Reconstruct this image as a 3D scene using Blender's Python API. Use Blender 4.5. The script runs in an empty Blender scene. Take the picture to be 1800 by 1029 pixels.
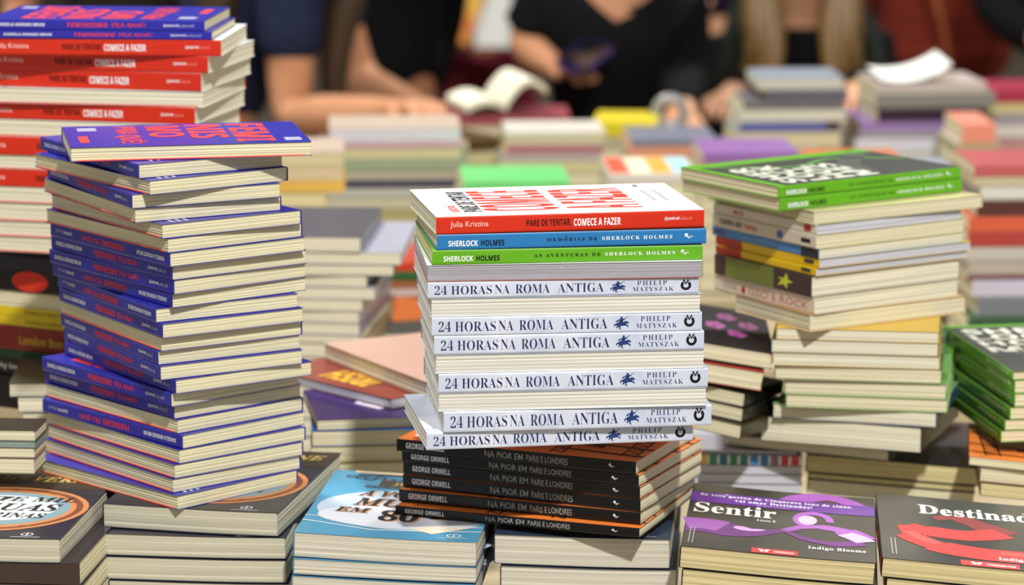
import bpy, bmesh, math, random
from mathutils import Vector, Matrix

random.seed(7)
SC = bpy.context.scene
COL = SC.collection

# ------------------------------------------------------------------ camera
FPX = 5600.0            # focal length in pixels of the 1800 px wide frame
CAMZ = 1.66
PITCH = math.radians(10.5)
cam_d = bpy.data.cameras.new('camera')
cam_d.sensor_width = 36.0
cam_d.lens = 36.0 * FPX / 1800.0
cam_d.clip_start = 0.05
cam_d.clip_end = 100
cam = bpy.data.objects.new('camera', cam_d)
COL.objects.link(cam)
cam.location = (0, 0, CAMZ)
cam.rotation_euler = (math.pi / 2 - PITCH, 0, 0)
cam_d.dof.use_dof = True
cam_d.dof.focus_distance = 2.70
cam_d.dof.aperture_fstop = 5.2
SC.camera = cam

# ------------------------------------------------------------------ world, lights, exposure
w = bpy.data.worlds.new('hall_light')
SC.world = w
w.use_nodes = True
w.node_tree.nodes['Background'].inputs[0].default_value = (1.0, 0.985, 0.96, 1)
w.node_tree.nodes['Background'].inputs[1].default_value = 0.42

def area(name, loc, target, size, power, col=(1, .99, .955)):
    d = bpy.data.lights.new(name, 'AREA')
    d.shape = 'DISK'
    d.size = size
    d.energy = power
    d.color = col
    o = bpy.data.objects.new(name, d)
    COL.objects.link(o)
    o.location = loc
    o.rotation_euler = (Vector(target) - Vector(loc)).to_track_quat('-Z', 'Y').to_euler()
    return o

area('hall_lamp_front', (0.95, -0.7, 4.9), (0.0, 2.7, 1.0), 0.22, 335)
area('hall_lamp_middle', (-1.6, 4.6, 5.4), (0, 4.8, 0.9), 0.7, 230)
area('hall_lamp_rear', (2.0, 8.0, 5.6), (0.5, 8.5, 0.8), 0.9, 300)

SC.view_settings.view_transform = 'Standard'
SC.view_settings.look = 'None'
SC.view_settings.gamma = 1.0
SC.view_settings.use_curve_mapping = False
SC.view_settings.exposure = -0.08
SC.cycles.use_denoising = True
SC.cycles.max_bounces = 6

# ------------------------------------------------------------------ pixel geometry
cP, sP = math.cos(PITCH), math.sin(PITCH)
FWD = Vector((0, cP, -sP)); UPV = Vector((0, sP, cP)); RGT = Vector((1, 0, 0))
CAM = Vector((0, 0, CAMZ))

def ray(px, py):
    return FWD + RGT * ((px - 900) / FPX) + UPV * ((514.5 - py) / FPX)

def at_depth(px, py, y):
    r = ray(px, py)
    return CAM + r * (y / r.y)

def at_height(px, py, z):
    r = ray(px, py)
    return CAM + r * ((z - CAMZ) / r.z)

def project(p):
    d = Vector(p) - CAM
    f = d.dot(FWD)
    return 900 + FPX * d.x / f, 514.5 - FPX * d.dot(UPV) / f

# ------------------------------------------------------------------ materials
def lin(c):
    out = []
    for v in c[:3]:
        v = v / 255.0
        out.append(v / 12.92 if v <= 0.04045 else ((v + 0.055) / 1.055) ** 2.4)
    return (*out, 1.0)

MATS = {}

def mat(name, rgb, rough=0.4, var=0.06, scale=60.0, coat=0.0, spec=0.5, stretch=None, bump=0.0, rgb2=None, metal=0.0):
    """principled surface whose colour wanders a little with procedural noise"""
    if name in MATS:
        return MATS[name]
    m = bpy.data.materials.new(name)
    m.use_nodes = True
    nt = m.node_tree
    b = nt.nodes['Principled BSDF']
    tc = nt.nodes.new('ShaderNodeTexCoord')
    mp = nt.nodes.new('ShaderNodeMapping')
    nz = nt.nodes.new('ShaderNodeTexNoise')
    nz.inputs['Scale'].default_value = scale
    nz.inputs['Detail'].default_value = 4
    if stretch:
        mp.inputs['Scale'].default_value = stretch
    rp = nt.nodes.new('ShaderNodeValToRGB')
    c = lin(rgb)
    c2 = lin(rgb2) if rgb2 else tuple(v * (1 - 2 * var) for v in c[:3]) + (1,)
    rp.color_ramp.elements[0].position = 0.32
    rp.color_ramp.elements[1].position = 0.68
    rp.color_ramp.elements[0].color = c2
    rp.color_ramp.elements[1].color = c
    nt.links.new(tc.outputs['Object'], mp.inputs[0])
    nt.links.new(mp.outputs[0], nz.inputs['Vector'])
    nt.links.new(nz.outputs[0], rp.inputs[0])
    nt.links.new(rp.outputs[0], b.inputs['Base Color'])
    b.inputs['Roughness'].default_value = rough
    b.inputs['Metallic'].default_value = metal
    b.inputs['Specular IOR Level'].default_value = spec
    b.inputs['Coat Weight'].default_value = coat
    b.inputs['Coat Roughness'].default_value = 0.12
    if bump:
        bp = nt.nodes.new('ShaderNodeBump')
        bp.inputs['Strength'].default_value = bump
        bp.inputs['Distance'].default_value = 0.001
        nt.links.new(nz.outputs[0], bp.inputs['Height'])
        nt.links.new(bp.outputs[0], b.inputs['Normal'])
    MATS[name] = m
    return m

def paper(rgb):
    n = 'paper_%d_%d_%d' % tuple(rgb)
    dark = tuple(int(v * 0.87) for v in rgb)
    return mat(n, rgb, rough=0.9, spec=0.1, scale=1.0, stretch=(4, 4, 900), bump=0.3, rgb2=dark)

def plastic():
    if 'clear_plastic_film' in MATS: return MATS['clear_plastic_film']
    m = bpy.data.materials.new('clear_plastic_film'); m.use_nodes = True
    nt = m.node_tree; nt.nodes.clear()
    out = nt.nodes.new('ShaderNodeOutputMaterial'); mx = nt.nodes.new('ShaderNodeMixShader')
    tr = nt.nodes.new('ShaderNodeBsdfTransparent'); gl = nt.nodes.new('ShaderNodeBsdfGlossy')
    gl.inputs['Roughness'].default_value = .12
    nz = nt.nodes.new('ShaderNodeTexNoise'); nz.inputs['Scale'].default_value = 160
    bp = nt.nodes.new('ShaderNodeBump'); bp.inputs['Strength'].default_value = 1.0; bp.inputs['Distance'].default_value = .004
    nt.links.new(nz.outputs[0], bp.inputs['Height']); nt.links.new(bp.outputs[0], gl.inputs['Normal'])
    mx.inputs[0].default_value = .28
    nt.links.new(tr.outputs[0], mx.inputs[1]); nt.links.new(gl.outputs[0], mx.inputs[2]); nt.links.new(mx.outputs[0], out.inputs[0])
    MATS['clear_plastic_film'] = m
    return m

def cov(rgb, gloss=True):
    n = 'cover_%d_%d_%d' % tuple(rgb)
    return mat(n, rgb, rough=0.34, var=0.03, scale=18, coat=0.12 if gloss else 0.0, spec=0.35)

def ink(rgb):
    return mat('ink_%d_%d_%d' % tuple(rgb), rgb, rough=0.45, var=0.0, spec=0.35)

# ------------------------------------------------------------------ mesh helpers
def empty(name, loc=(0, 0, 0)):
    o = bpy.data.objects.new(name, None)
    o.empty_display_size = 0.05
    COL.objects.link(o)
    o.location = loc
    return o

def link(name, me, parent=None):
    o = bpy.data.objects.new(name, me)
    COL.objects.link(o)
    if parent:
        o.parent = parent
    return o

def tag(o, label, cat, group=None, kind=None):
    o['label'] = label
    o['category'] = cat
    if group:
        o['group'] = group
    if kind:
        o['kind'] = kind
    return o

class MB:
    """collects faces with materials, builds ONE mesh"""
    def __init__(s):
        s.v = []; s.f = []; s.mi = []; s.ms = []; s.sm = []
    def slot(s, m):
        if m not in s.ms:
            s.ms.append(m)
        return s.ms.index(m)
    def add(s, vs, fs, m, smooth=False):
        o = len(s.v)
        s.v += [tuple(v) for v in vs]
        k = s.slot(m)
        for f in fs:
            s.f.append(tuple(i + o for i in f)); s.mi.append(k); s.sm.append(smooth)
    def box(s, x0, x1, y0, y1, z0, z1, m):
        vs = [(x0, y0, z0), (x1, y0, z0), (x1, y1, z0), (x0, y1, z0), (x0, y0, z1), (x1, y0, z1), (x1, y1, z1), (x0, y1, z1)]
        s.add(vs, [(3, 2, 1, 0), (4, 5, 6, 7), (0, 1, 5, 4), (1, 2, 6, 5), (2, 3, 7, 6), (3, 0, 4, 7)], m)
    def tube(s, pts, rads, m, n=10, caps=True, smooth=True):
        pts = [Vector(p) for p in pts]
        vs = []; fs = []
        ref = Vector((0, 0, 1))
        for i, p in enumerate(pts):
            t = (pts[min(i + 1, len(pts) - 1)] - pts[max(i - 1, 0)]).normalized()
            a = t.cross(ref)
            if a.length < 1e-3:
                a = t.cross(Vector((1, 0, 0)))
            a.normalize(); b = t.cross(a)
            r = rads[i] if isinstance(rads, list) else rads
            ra, rb = r if isinstance(r, tuple) else (r, r)
            for k in range(n):
                q = 2 * math.pi * k / n
                vs.append(p + a * (ra * math.cos(q)) + b * (rb * math.sin(q)))
        for i in range(len(pts) - 1):
            for k in range(n):
                k2 = (k + 1) % n
                fs.append((i * n + k, i * n + k2, (i + 1) * n + k2, (i + 1) * n + k))
        if caps:
            fs.append(tuple(range(n)))
            fs.append(tuple(reversed([(len(pts) - 1) * n + k for k in range(n)])))
        s.add(vs, fs, m, smooth)
    def mesh(s, name):
        me = bpy.data.meshes.new(name)
        me.from_pydata(s.v, [], s.f)
        for m in s.ms:
            me.materials.append(m)
        me.polygons.foreach_set('material_index', s.mi)
        me.polygons.foreach_set('use_smooth', s.sm)
        me.update()
        return me
    def build(s, name, parent=None):
        me = s.mesh(name)
        bm = bmesh.new(); bm.from_mesh(me)
        bmesh.ops.recalc_face_normals(bm, faces=bm.faces)
        bm.to_mesh(me); bm.free()
        return link(name, me, parent)

# ------------------------------------------------------------------ lettering
TXT = {}
def serif(s):
    out = ''
    for ch in s:
        if 'A' <= ch <= 'Z': out += chr(0x1D400 + ord(ch) - 65)
        elif 'a' <= ch <= 'z': out += chr(0x1D41A + ord(ch) - 97)
        elif '0' <= ch <= '9': out += chr(0x1D7CE + ord(ch) - 48)
        else: out += ch
    return out
def sans_bold(s):
    out = ''
    for ch in s:
        if 'A' <= ch <= 'Z': out += chr(0x1D5D4 + ord(ch) - 65)
        elif 'a' <= ch <= 'z': out += chr(0x1D5EE + ord(ch) - 97)
        elif '0' <= ch <= '9': out += chr(0x1D7EC + ord(ch) - 48)
        else: out += ch
    return out
def slant(s):
    out = ''
    for ch in s:
        if 'A' <= ch <= 'Z': out += chr(0x1D468 + ord(ch) - 65)
        elif 'a' <= ch <= 'z': out += chr(0x1D482 + ord(ch) - 97)
        elif '0' <= ch <= '9': out += chr(0x1D7CE + ord(ch) - 48)
        else: out += ch
    return out

def text_geo(body, style, spacing=1.0):
    key = (body, style, spacing)
    if key in TXT:
        return TXT[key]
    c = bpy.data.curves.new('lettering', 'FONT')
    s, off = body, 0.0
    if style == 'serif': s, off = serif(body), -0.013
    elif style == 'serifb': s, off = serif(body), 0.004
    elif style == 'bold': s, off = sans_bold(body), 0.0
    elif style == 'heavy': s, off = sans_bold(body), 0.007
    elif style == 'slant': s, off = slant(body), 0.012
    elif style == 'thin': off = -0.008
    elif style == 'chalk': off = 0.006
    c.body = s
    c.offset = off
    c.resolution_u = 2
    c.fill_mode = 'FRONT'
    c.space_character = spacing
    o = bpy.data.objects.new('lettering', c)
    COL.objects.link(o)
    dg = bpy.context.evaluated_depsgraph_get(); dg.update()
    me = o.evaluated_get(dg).to_mesh()
    vs = [(v.co.x, v.co.y) for v in me.vertices]
    fs = [tuple(p.vertices) for p in me.polygons]
    o.evaluated_get(dg).to_mesh_clear()
    bpy.data.objects.remove(o); bpy.data.curves.remove(c)
    if vs:
        x0 = min(v[0] for v in vs); x1 = max(v[0] for v in vs)
        y0 = min(v[1] for v in vs); y1 = max(v[1] for v in vs)
        vs = [((x - x0) / max(x1 - x0, 1e-6), (y - y0) / max(y1 - y0, 1e-6)) for x, y in vs]
    TXT[key] = (vs, fs)
    return TXT[key]

class Art:
    """flat printed shapes in fractions of the printed face (0..1 across, 0..1 up)"""
    def __init__(s):
        s.items = []
    def poly(s, pts, m, lvl=0, closed=True):
        s.items.append(([tuple(p) for p in pts], [tuple(range(len(pts)))], m, lvl))
        return s
    def rect(s, x0, x1, y0, y1, m, lvl=0):
        return s.poly([(x0, y0), (x1, y0), (x1, y1), (x0, y1)], m, lvl)
    def text(s, body, x0, x1, y0, y1, m, style='sans', lvl=2, spacing=1.0, wob=0.0, rot=None):
        vs, fs = text_geo(body, style, spacing)
        out = []
        for i, (a, b) in enumerate(vs):
            x = x0 + a * (x1 - x0); y = y0 + b * (y1 - y0)
            if wob:
                y += wob * math.sin(a * 37.0 + 1.3) * (y1 - y0)
            if rot:
                cx, cy, ang, asp = rot
                dx, dy = (x - cx), (y - cy) / asp
                x = cx + dx * math.cos(ang) - dy * math.sin(ang)
                y = cy + (dx * math.sin(ang) + dy * math.cos(ang)) * asp
            out.append((x, y))
        s.items.append((out, fs, m, lvl))
        return s
    def strip(s, pts, wid, m, lvl=1, asp=1.0):
        """a band along a polyline; wid a number or one per point; asp = face width / height"""
        n = len(pts); L = []; R = []
        for i, (x, y) in enumerate(pts):
            ax, ay = pts[max(i - 1, 0)]; bx, by = pts[min(i + 1, n - 1)]
            dx, dy = (bx - ax) * asp, by - ay
            l = math.hypot(dx, dy) or 1
            wv = (wid[i] if isinstance(wid, (list, tuple)) else wid) / 2
            nx, ny = -dy / l * wv, dx / l * wv
            L.append((x + nx / asp, y + ny)); R.append((x - nx / asp, y - ny))
        vs = L + R
        s.items.append((vs, [(i, i + 1, n + i + 1, n + i) for i in range(n - 1)], m, lvl))
        return s
    def ring(s, cx, cy, rx, ry, t, m, lvl=1, a0=0.0, a1=2 * math.pi, n=36):
        vs = []; fs = []
        for i in range(n + 1):
            a = a0 + (a1 - a0) * i / n
            vs.append((cx + rx * math.cos(a), cy + ry * math.sin(a)))
            vs.append((cx + rx * (1 - t) * math.cos(a), cy + ry * (1 - t) * math.sin(a)))
        for i in range(n):
            fs.append((2 * i, 2 * i + 2, 2 * i + 3, 2 * i + 1))
        s.items.append((vs, fs, m, lvl))
        return s
    def disc(s, cx, cy, rx, ry, m, lvl=0, n=36):
        return s.poly([(cx + rx * math.cos(2 * math.pi * i / n), cy + ry * math.sin(2 * math.pi * i / n)) for i in range(n)], m, lvl)

def spline(pts, n=8):
    out = []
    P = [pts[0]] + list(pts) + [pts[-1]]
    for i in range(1, len(P) - 2):
        p0, p1, p2, p3 = P[i - 1], P[i], P[i + 1], P[i + 2]
        for k in range(n):
            t = k / n
            out.append(tuple(0.5 * ((2 * p1[j]) + (-p0[j] + p2[j]) * t + (2 * p0[j] - 5 * p1[j] + 4 * p2[j] - p3[j]) * t * t + (-p0[j] + 3 * p1[j] - 3 * p2[j] + p3[j]) * t ** 3) for j in range(len(p1))))
    out.append(tuple(pts[-1]))
    return out

def cut_grid(vs, fs, n):
    """cuts printed shapes along an n by n grid so that they can follow a bent cover"""
    bm = bmesh.new()
    bv = [bm.verts.new((v[0], v[1], 0)) for v in vs]
    for f in fs:
        try: bm.faces.new([bv[i] for i in f])
        except ValueError: pass
    for i in range(1, n):
        for ax in ((1, 0, 0), (0, 1, 0)):
            bmesh.ops.bisect_plane(bm, geom=bm.verts[:] + bm.edges[:] + bm.faces[:], dist=1e-7, plane_co=(i / n, i / n, 0), plane_no=ax)
    bm.verts.index_update()
    o = ([(v.co.x, v.co.y) for v in bm.verts], [tuple(v.index for v in f.verts) for f in bm.faces])
    bm.free()
    return o

# ------------------------------------------------------------------ books
# Local frame of a book lying face up: x from head to tail along the spine, spine at y = 0,
# fore-edge at y = W, front cover on top at z = T.
CT = 0.00032            # cover board
class Kind:
    n = 0
    def __init__(s, what, L, W, T, spine, front, back, pages, spine_art=None, front_art=None, back_art=None, sag=0.0, bulge=0.0, wave=0.0, flyleaf=None, wrap=False):
        s.flyleaf = flyleaf; s.wrap = wrap
        s.what, s.L, s.W, s.T = what, L, W, T
        s.spine, s.front, s.back, s.pages = spine, front, back, pages
        s.sa, s.fa, s.ba = spine_art, front_art, back_art
        s.bulge = bulge; s.wave = wave
        s.me = None
        Kind.n += 1
        s.seed = Kind.n
    def wv(s, x, y):
        """shared gentle wave of a well-thumbed book, metres"""
        if not s.wave: return 0.0
        return s.wave * (math.sin(y / s.W * 3.6 + 2.3) * 0.8 + math.sin(x / s.L * 3.3 + 1) * 0.2 - 1)
    def sheet(s, mb, z0, z1, m, nx=8, ny=8):
        """a thin cover board"""
        for zz, up in ((z0, False), (z1, True)):
            vs = [(s.L * i / nx, s.W * j / ny, zz + s.wv(s.L * i / nx, s.W * j / ny)) for j in range(ny + 1) for i in range(nx + 1)]
            fs = []
            for j in range(ny):
                for i in range(nx):
                    q = (j * (nx + 1) + i, j * (nx + 1) + i + 1, (j + 1) * (nx + 1) + i + 1, (j + 1) * (nx + 1) + i)
                    fs.append(q if up else q[::-1])
            mb.add(vs, fs, m)
        per = [(i / nx, 0) for i in range(nx)] + [(1, j / ny) for j in range(ny)] + [(1 - i / nx, 1) for i in range(nx)] + [(0, 1 - j / ny) for j in range(ny)]
        n = len(per)
        vs = []
        for a, b in per:
            x, y = a * s.L, b * s.W
            vs.append((x, y, z0 + s.wv(x, y))); vs.append((x, y, z1 + s.wv(x, y)))
        mb.add(vs, [(2 * i, 2 * ((i + 1) % n), 2 * ((i + 1) % n) + 1, 2 * i + 1) for i in range(n)], m)
    def meshes(s):
        if s.me: return s.me
        rnd = random.Random(s.seed)
        L, W, T = s.L, s.W, s.T
        nx = 10 if s.wave else 1
        # page block: leaves gathered in slightly uneven layers
        mb = MB()
        x0, x1, y0, y1 = 0.0006, L - 0.0006, 0.0004, W - 0.0008
        nz = 13
        per = []
        K = 10
        for i in range(K): per.append((i / K, 0))
        for i in range(K): per.append((1, i / K))
        for i in range(K): per.append((1 - i / K, 1))
        for i in range(K): per.append((0, 1 - i / K))
        rows = []
        for k in range(nz + 1):
            z = CT + (T - 2 * CT) * k / nz
            jx, jy = rnd.uniform(0, .0005), rnd.uniform(0, .0006)
            if k in (0, nz): jx = jy = 0.0004
            rows.append([(x0 + jx + (x1 - x0 - 2 * jx) * a, y0 + (y1 - y0 - jy) * b, z + s.wv(a * L, b * W)) for a, b in per])
        n = len(per)
        vs = [v for r in rows for v in r]
        fs = [(k * n + i, k * n + (i + 1) % n, (k + 1) * n + (i + 1) % n, (k + 1) * n + i) for k in range(nz) for i in range(n)]
        if not s.wave: fs += [tuple(range(nz * n, nz * n + n)), tuple(reversed(range(n)))]
        mb.add(vs, fs, s.pages)
        pages = mb.mesh('page_block')
        # covers
        mf = MB(); s.sheet(mf, T - CT, T, s.front, nx, nx); s.print_on(mf, s.fa, 'front')
        front = mf.mesh('front_cover')
        mk = MB(); s.sheet(mk, 0, CT, s.back, nx, nx); s.print_on(mk, s.ba, 'back')
        if s.flyleaf: mk.box(0.006, L - 0.006, 0.004, W + 0.0001, CT, CT + 0.0009, s.flyleaf)
        back = mk.mesh('back_cover')
        # spine: flat sheet with softly turned edges
        ms = MB()
        prof = [(0.0, 0.0), (-0.0004, 0.0006), (-0.0006, 0.0016), (-0.0006 - s.bulge, T / 2), (-0.0006, T - 0.0016), (-0.0004, T - 0.0006), (0.0, T)]
        vs = []
        for i in range(nx + 1):
            for (py, pz) in prof:
                vs.append((L * i / nx, py, pz + s.wv(L * i / nx, 0)))
            for (py, pz) in reversed(prof):
                vs.append((L * i / nx, py + 0.0005, min(max(pz, CT), T - CT) + s.wv(L * i / nx, 0)))
        m = 2 * len(prof)
        fs = [(i * m + k, (i + 1) * m + k, (i + 1) * m + (k + 1) % m, i * m + (k + 1) % m) for i in range(nx) for k in range(m)]
        fs.append(tuple(range(m))); fs.append(tuple(reversed(range(nx * m, nx * m + m))))
        ms.add(vs, fs, s.spine); s.print_on(ms, s.sa, 'spine')
        spine = ms.mesh('spine')
        s.me = (('page_block', pages), ('front_cover', front), ('back_cover', back), ('spine', spine))
        if s.wrap:
            mw = MB()
            rr = random.Random(5)
            e = 0.0007
            per = [(L * i / 24, -e - .0006) for i in range(24)] + [(L + e, W * i / 16) for i in range(16)] + [(L - L * i / 24, W + e) for i in range(24)] + [(-e, W - W * i / 16) for i in range(16)]
            zs_ = [0.0001, T * .2, T * .4, T * .6, T * .8, T - 0.0001]
            n = len(per)
            vs = []
            for q, z in enumerate(zs_):
                for (x, y) in per:
                    j = 0 if q in (0, 5) else rr.uniform(-.0005, .0012)
                    vs.append((x + (j if x > L / 2 else -j), y + (j if y > W / 2 else -j), z))
            fs = [(k * n + i, k * n + (i + 1) % n, (k + 1) * n + (i + 1) % n, (k + 1) * n + i) for k in range(5) for i in range(n)]
            mw.add(vs, fs, plastic(), False)
            s.me = s.me + (('plastic_wrap', mw.mesh('plastic_wrap')),)
        return s.me
    def print_on(s, mb, art, face):
        if not art: return
        L, W, T = s.L, s.W, s.T
        for vs, fs, m, lvl in art.items:
            e = 0.00012 + 0.00006 * lvl
            if s.wave and face == 'front':
                vs, fs = cut_grid(vs, fs, 10)
            out = []
            for (u, v) in vs:
                if face == 'front':
                    x, y = L * (1 - v), W * u
                    out.append((x, y, T + e + s.wv(x, y)))
                elif face == 'back':
                    x, y = L * (1 - v), W * (1 - u)
                    out.append((x, y, -e + s.wv(x, y)))
                else:
                    x = L * u
                    out.append((x, -0.0006 - s.bulge - e, T * v + s.wv(x, 0)))
            mb.add(out, fs, m)

BOOKS = []
def book(kind, M, T, label, group):
    root = empty('book')
    root.matrix_world = M @ Matrix.Diagonal((1, 1, T / kind.T, 1))
    for nm, me in kind.meshes():
        link(nm, me, root)
    tag(root, label, 'book', group)
    BOOKS.append(root)
    return root

ORD = ['topmost', 'second', 'third', 'fourth', 'fifth', 'sixth', 'seventh', 'eighth', 'ninth', 'tenth', 'eleventh', 'twelfth', 'thirteenth', 'fourteenth',
       'fifteenth', 'sixteenth', 'seventeenth', 'eighteenth', 'nineteenth', 'twentieth', 'twenty-first', 'twenty-second', 'twenty-third', 'twenty-fourth', 'twenty-fifth', 'twenty-sixth']

def solve_yaw(C, a, b, lpx, rpx, lo, hi):
    best = (1e18, 0)
    t = lo
    while t <= hi:
        th = math.radians(t)
        e = 0
        if rpx is not None:
            q = project((C.x + a * math.cos(th), C.y + a * math.sin(th), C.z)); e += (q[0] - rpx) ** 2
        if lpx is not None:
            q = project((C.x - b * math.sin(th), C.y + b * math.cos(th), C.z)); e += (q[0] - lpx) ** 2
        if e < best[0]: best = (e, t)
        t += 0.25
    return best[1]

def reach(C, th, side, px):
    """length along one side of a footprint that ends at pixel column px"""
    lo, hi = 0.01, 0.6
    th = math.radians(th)
    for _ in range(40):
        m = (lo + hi) / 2
        if side == 'r': q = project((C.x + m * math.cos(th), C.y + m * math.sin(th), C.z))[0]; big = q > px
        else: q = project((C.x - m * math.sin(th), C.y + m * math.cos(th), C.z))[0]; big = q < px
        if big: hi = m
        else: lo = m
    return m

def orient(C, th, o, flip, L, W, T, tilt=(0, 0)):
    r = Vector((math.cos(math.radians(th)), math.sin(math.radians(th)), 0))
    l = Vector((-r.y, r.x, 0))
    if o == 'SF': P, ang = C, th
    elif o == 'SL': P, ang = C + l * L, th - 90
    elif o == 'SB': P, ang = C + r * L + l * W, th + 180
    else: P, ang = C + r * W, th + 90           # SR
    M = Matrix.Translation(P) @ Matrix.Rotation(math.radians(ang), 4, 'Z')
    if flip:
        M = M @ Matrix.Translation((L, 0, T)) @ Matrix.Rotation(math.pi, 4, 'Y')
    if tilt[0] or tilt[1]:
        R = Matrix.Rotation(math.radians(tilt[0]), 4, 'Y') @ Matrix.Rotation(math.radians(tilt[1]), 4, 'X')
        M = Matrix.Translation(C) @ R @ Matrix.Translation(-C) @ M
    return M

GAP = 0.00035
LONG = []
def pile(phrase, group, D, top, specs, uniform=False, dlim=0.025, tilt=(0, 0), down=None):
    """specs run from the top book down; each: kind, c=(px, py of the bottom of its near edge), l / r = pixel columns
    where its visible sides end, o = which side the spine is on, flip, th, look"""
    n = len(specs)
    Cs = []
    for sp in specs:
        Cs.append(at_depth(sp['c'][0], sp['c'][1], sp.get('D', D)))
    ztop = at_depth(specs[0]['c'][0], top, specs[0].get('D', D)).z
    zs = [ztop] + [c.z for c in Cs]
    if uniform:
        z0, z1 = zs[0], zs[-1]
        zs = [z0 + (z1 - z0) * i / n for i in range(n + 1)]
        for i, sp in enumerate(specs):
            c = at_height(sp['c'][0], sp['c'][1], zs[i + 1])
            if abs(c.y - D) > dlim:
                c = at_depth(sp['c'][0], sp['c'][1], D + dlim * (1 if c.y > D else -1))
                c.z = zs[i + 1]
            Cs[i] = c
    if any('tp' in sp for sp in specs):
        for i, sp in enumerate(specs):
            if 'tp' in sp:
                dist = Cs[i - 1].y if i else D
                zs[i + 1] = zs[i] - sp['tp'] * dist / FPX
                Cs[i] = at_height(sp['c'][0], sp['c'][1], zs[i + 1])
            else:
                Cs[i] = at_height(sp['c'][0], sp['c'][1], zs[i + 1])
    out = []
    for i, sp in enumerate(specs):
        k = sp['k']
        C = Cs[i].copy(); C.z = zs[i + 1]
        T = zs[i] - zs[i + 1]
        if T < 0.003:
            T = 0.003
        o = sp.get('o', 'SF')
        gap = GAP if not (tilt[0] or tilt[1] or sp.get('tilt') or k.wave) else 0.0011
        L, W = k.L, k.W
        a, b = (L, W) if o in ('SF', 'SB') else (W, L)
        th = sp.get('th')
        if th is None:
            th = solve_yaw(C, a, b, sp.get('l'), sp.get('r'), *sp.get('rng', (-20, 95)))
        sp['th'] = th
        M = orient(C, th, o, sp.get('flip', False), L, W, k.T * 1.0, sp.get('tilt', tilt))
        # thickness is set by a z scale about the book's underside
        S = Matrix.Translation((0, 0, C.z)) @ Matrix.Diagonal((1, 1, (T - gap) / k.T, 1)) @ Matrix.Translation((0, 0, -C.z))
        root = empty('book')
        root.matrix_world = S @ M if not (tilt[0] or tilt[1] or sp.get('tilt')) else M @ Matrix.Diagonal((1, 1, (T - gap) / k.T, 1))
        for nm, me in k.meshes():
            link(nm, me, root)
        look = sp.get('look', k.what)
        if n == 1: lab = '%s, %s' % (look, phrase)
        else: lab = '%s, %s %s' % (look, (ORD[i] if i == 0 else ORD[i] + ' from top') if i < n - 1 or sp.get('nolast') else 'bottom', 'of ' + phrase)
        if len(lab.replace(',', '').split()) > 16: LONG.append(lab)
        tag(root, lab, 'book', group)
        BOOKS.append(root)
        out.append(root)
    if down is not None:
        k = specs[-1]['k']; z = zs[-1]; C = Cs[-1]
        m = max(0, round((z - down) / .021)); i = 0
        while i < m:
            t = (z - down) / (m - i)
            B = C.copy(); B.z = z - t
            th = specs[-1].get('th', 0) or 0
            M = orient(B, th + random.uniform(-2, 2), specs[-1].get('o', 'SF'), False, k.L, k.W, k.T)
            root = empty('book'); root.matrix_world = Matrix.Translation((0, 0, B.z)) @ Matrix.Diagonal((1, 1, (t - GAP) / k.T, 1)) @ Matrix.Translation((0, 0, -B.z)) @ M
            for nm, me in k.meshes(): link(nm, me, root)
            tag(root, 'book hidden low in ' + phrase, 'book', 'hidden books low in ' + phrase)
            z -= t; i += 1
    return out

# ------------------------------------------------------------------ the setting
TABLE_Z = CAMZ - 0.925
TIER_Z = CAMZ - 0.80
def struct(name, mb):
    o = mb.build(name); o['kind'] = 'structure'; return o
m_floor = mat('floor_vinyl', (120, 108, 92), rough=0.35, var=0.1, scale=3)
m_wall = mat('wall_paint', (62, 50, 40), rough=0.8, var=0.1, scale=2)
b = MB(); b.box(-9, 9, -2, 17, -0.1, 0, m_floor); struct('floor', b)
b = MB(); b.box(-9, 9, 16, 16.2, 0, 8.5, m_wall); struct('wall_back', b)

def table(name, label, x0, x1, y0, y1, z):
    t = empty('display_table', ((x0 + x1) / 2, (y0 + y1) / 2, 0))
    top = mat('table_laminate', (176, 160, 128), rough=0.5, var=0.06, scale=9)
    leg = mat('table_leg_metal', (70, 70, 72), rough=0.4, metal=0.6)
    cx, cy = (x0 + x1) / 2, (y0 + y1) / 2
    b = MB(); b.box(x0 - cx, x1 - cx, y0 - cy, y1 - cy, z - 0.035, z, top); b.build('table_top', t)
    b = MB(); b.box(x0 + .25 - cx, x1 - .2 - cx, 3.80 - cy, y1 - cy, TIER_Z - .02, TIER_Z, top); b.box(x0 + .25 - cx, x1 - .2 - cx, 3.80 - cy, 3.82 - cy, z, TIER_Z - .02, top)
    b.box(x0 + .25 - cx, x1 - .2 - cx, y1 - cy - .02, y1 - cy, z, TIER_Z - .02, top); b.build('raised_shelf', t)
    for sx in (x0 + .12, x1 - .12):
        for sy in (y0 + .12, y1 - .12):
            b = MB(); b.box(sx - cx - .03, sx - cx + .03, sy - cy - .03, sy - cy + .03, 0, z - 0.035, leg); b.build('leg', t)
    tag(t, label, 'table')
    return t
table('display_table', 'long laminate display table under the crowded stacks of books', -1.3, 1.6, 2.3, 5.25, TABLE_Z)

# ------------------------------------------------------------------ kinds of book
P_CREAM = paper((230, 222, 186)); P_IVORY = paper((234, 229, 202)); P_WHITE = paper((226, 226, 226))
P_GREY = paper((206, 206, 214)); P_YEL = paper((212, 196, 148)); P_WARM = paper((228, 218, 182))
WHITE = ink((240, 240, 240)); BLACK = ink((14, 14, 16)); NAVY = ink((28, 34, 84)); GREYI = ink((150, 150, 146)); SILVER = ink((200, 200, 205))

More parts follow.
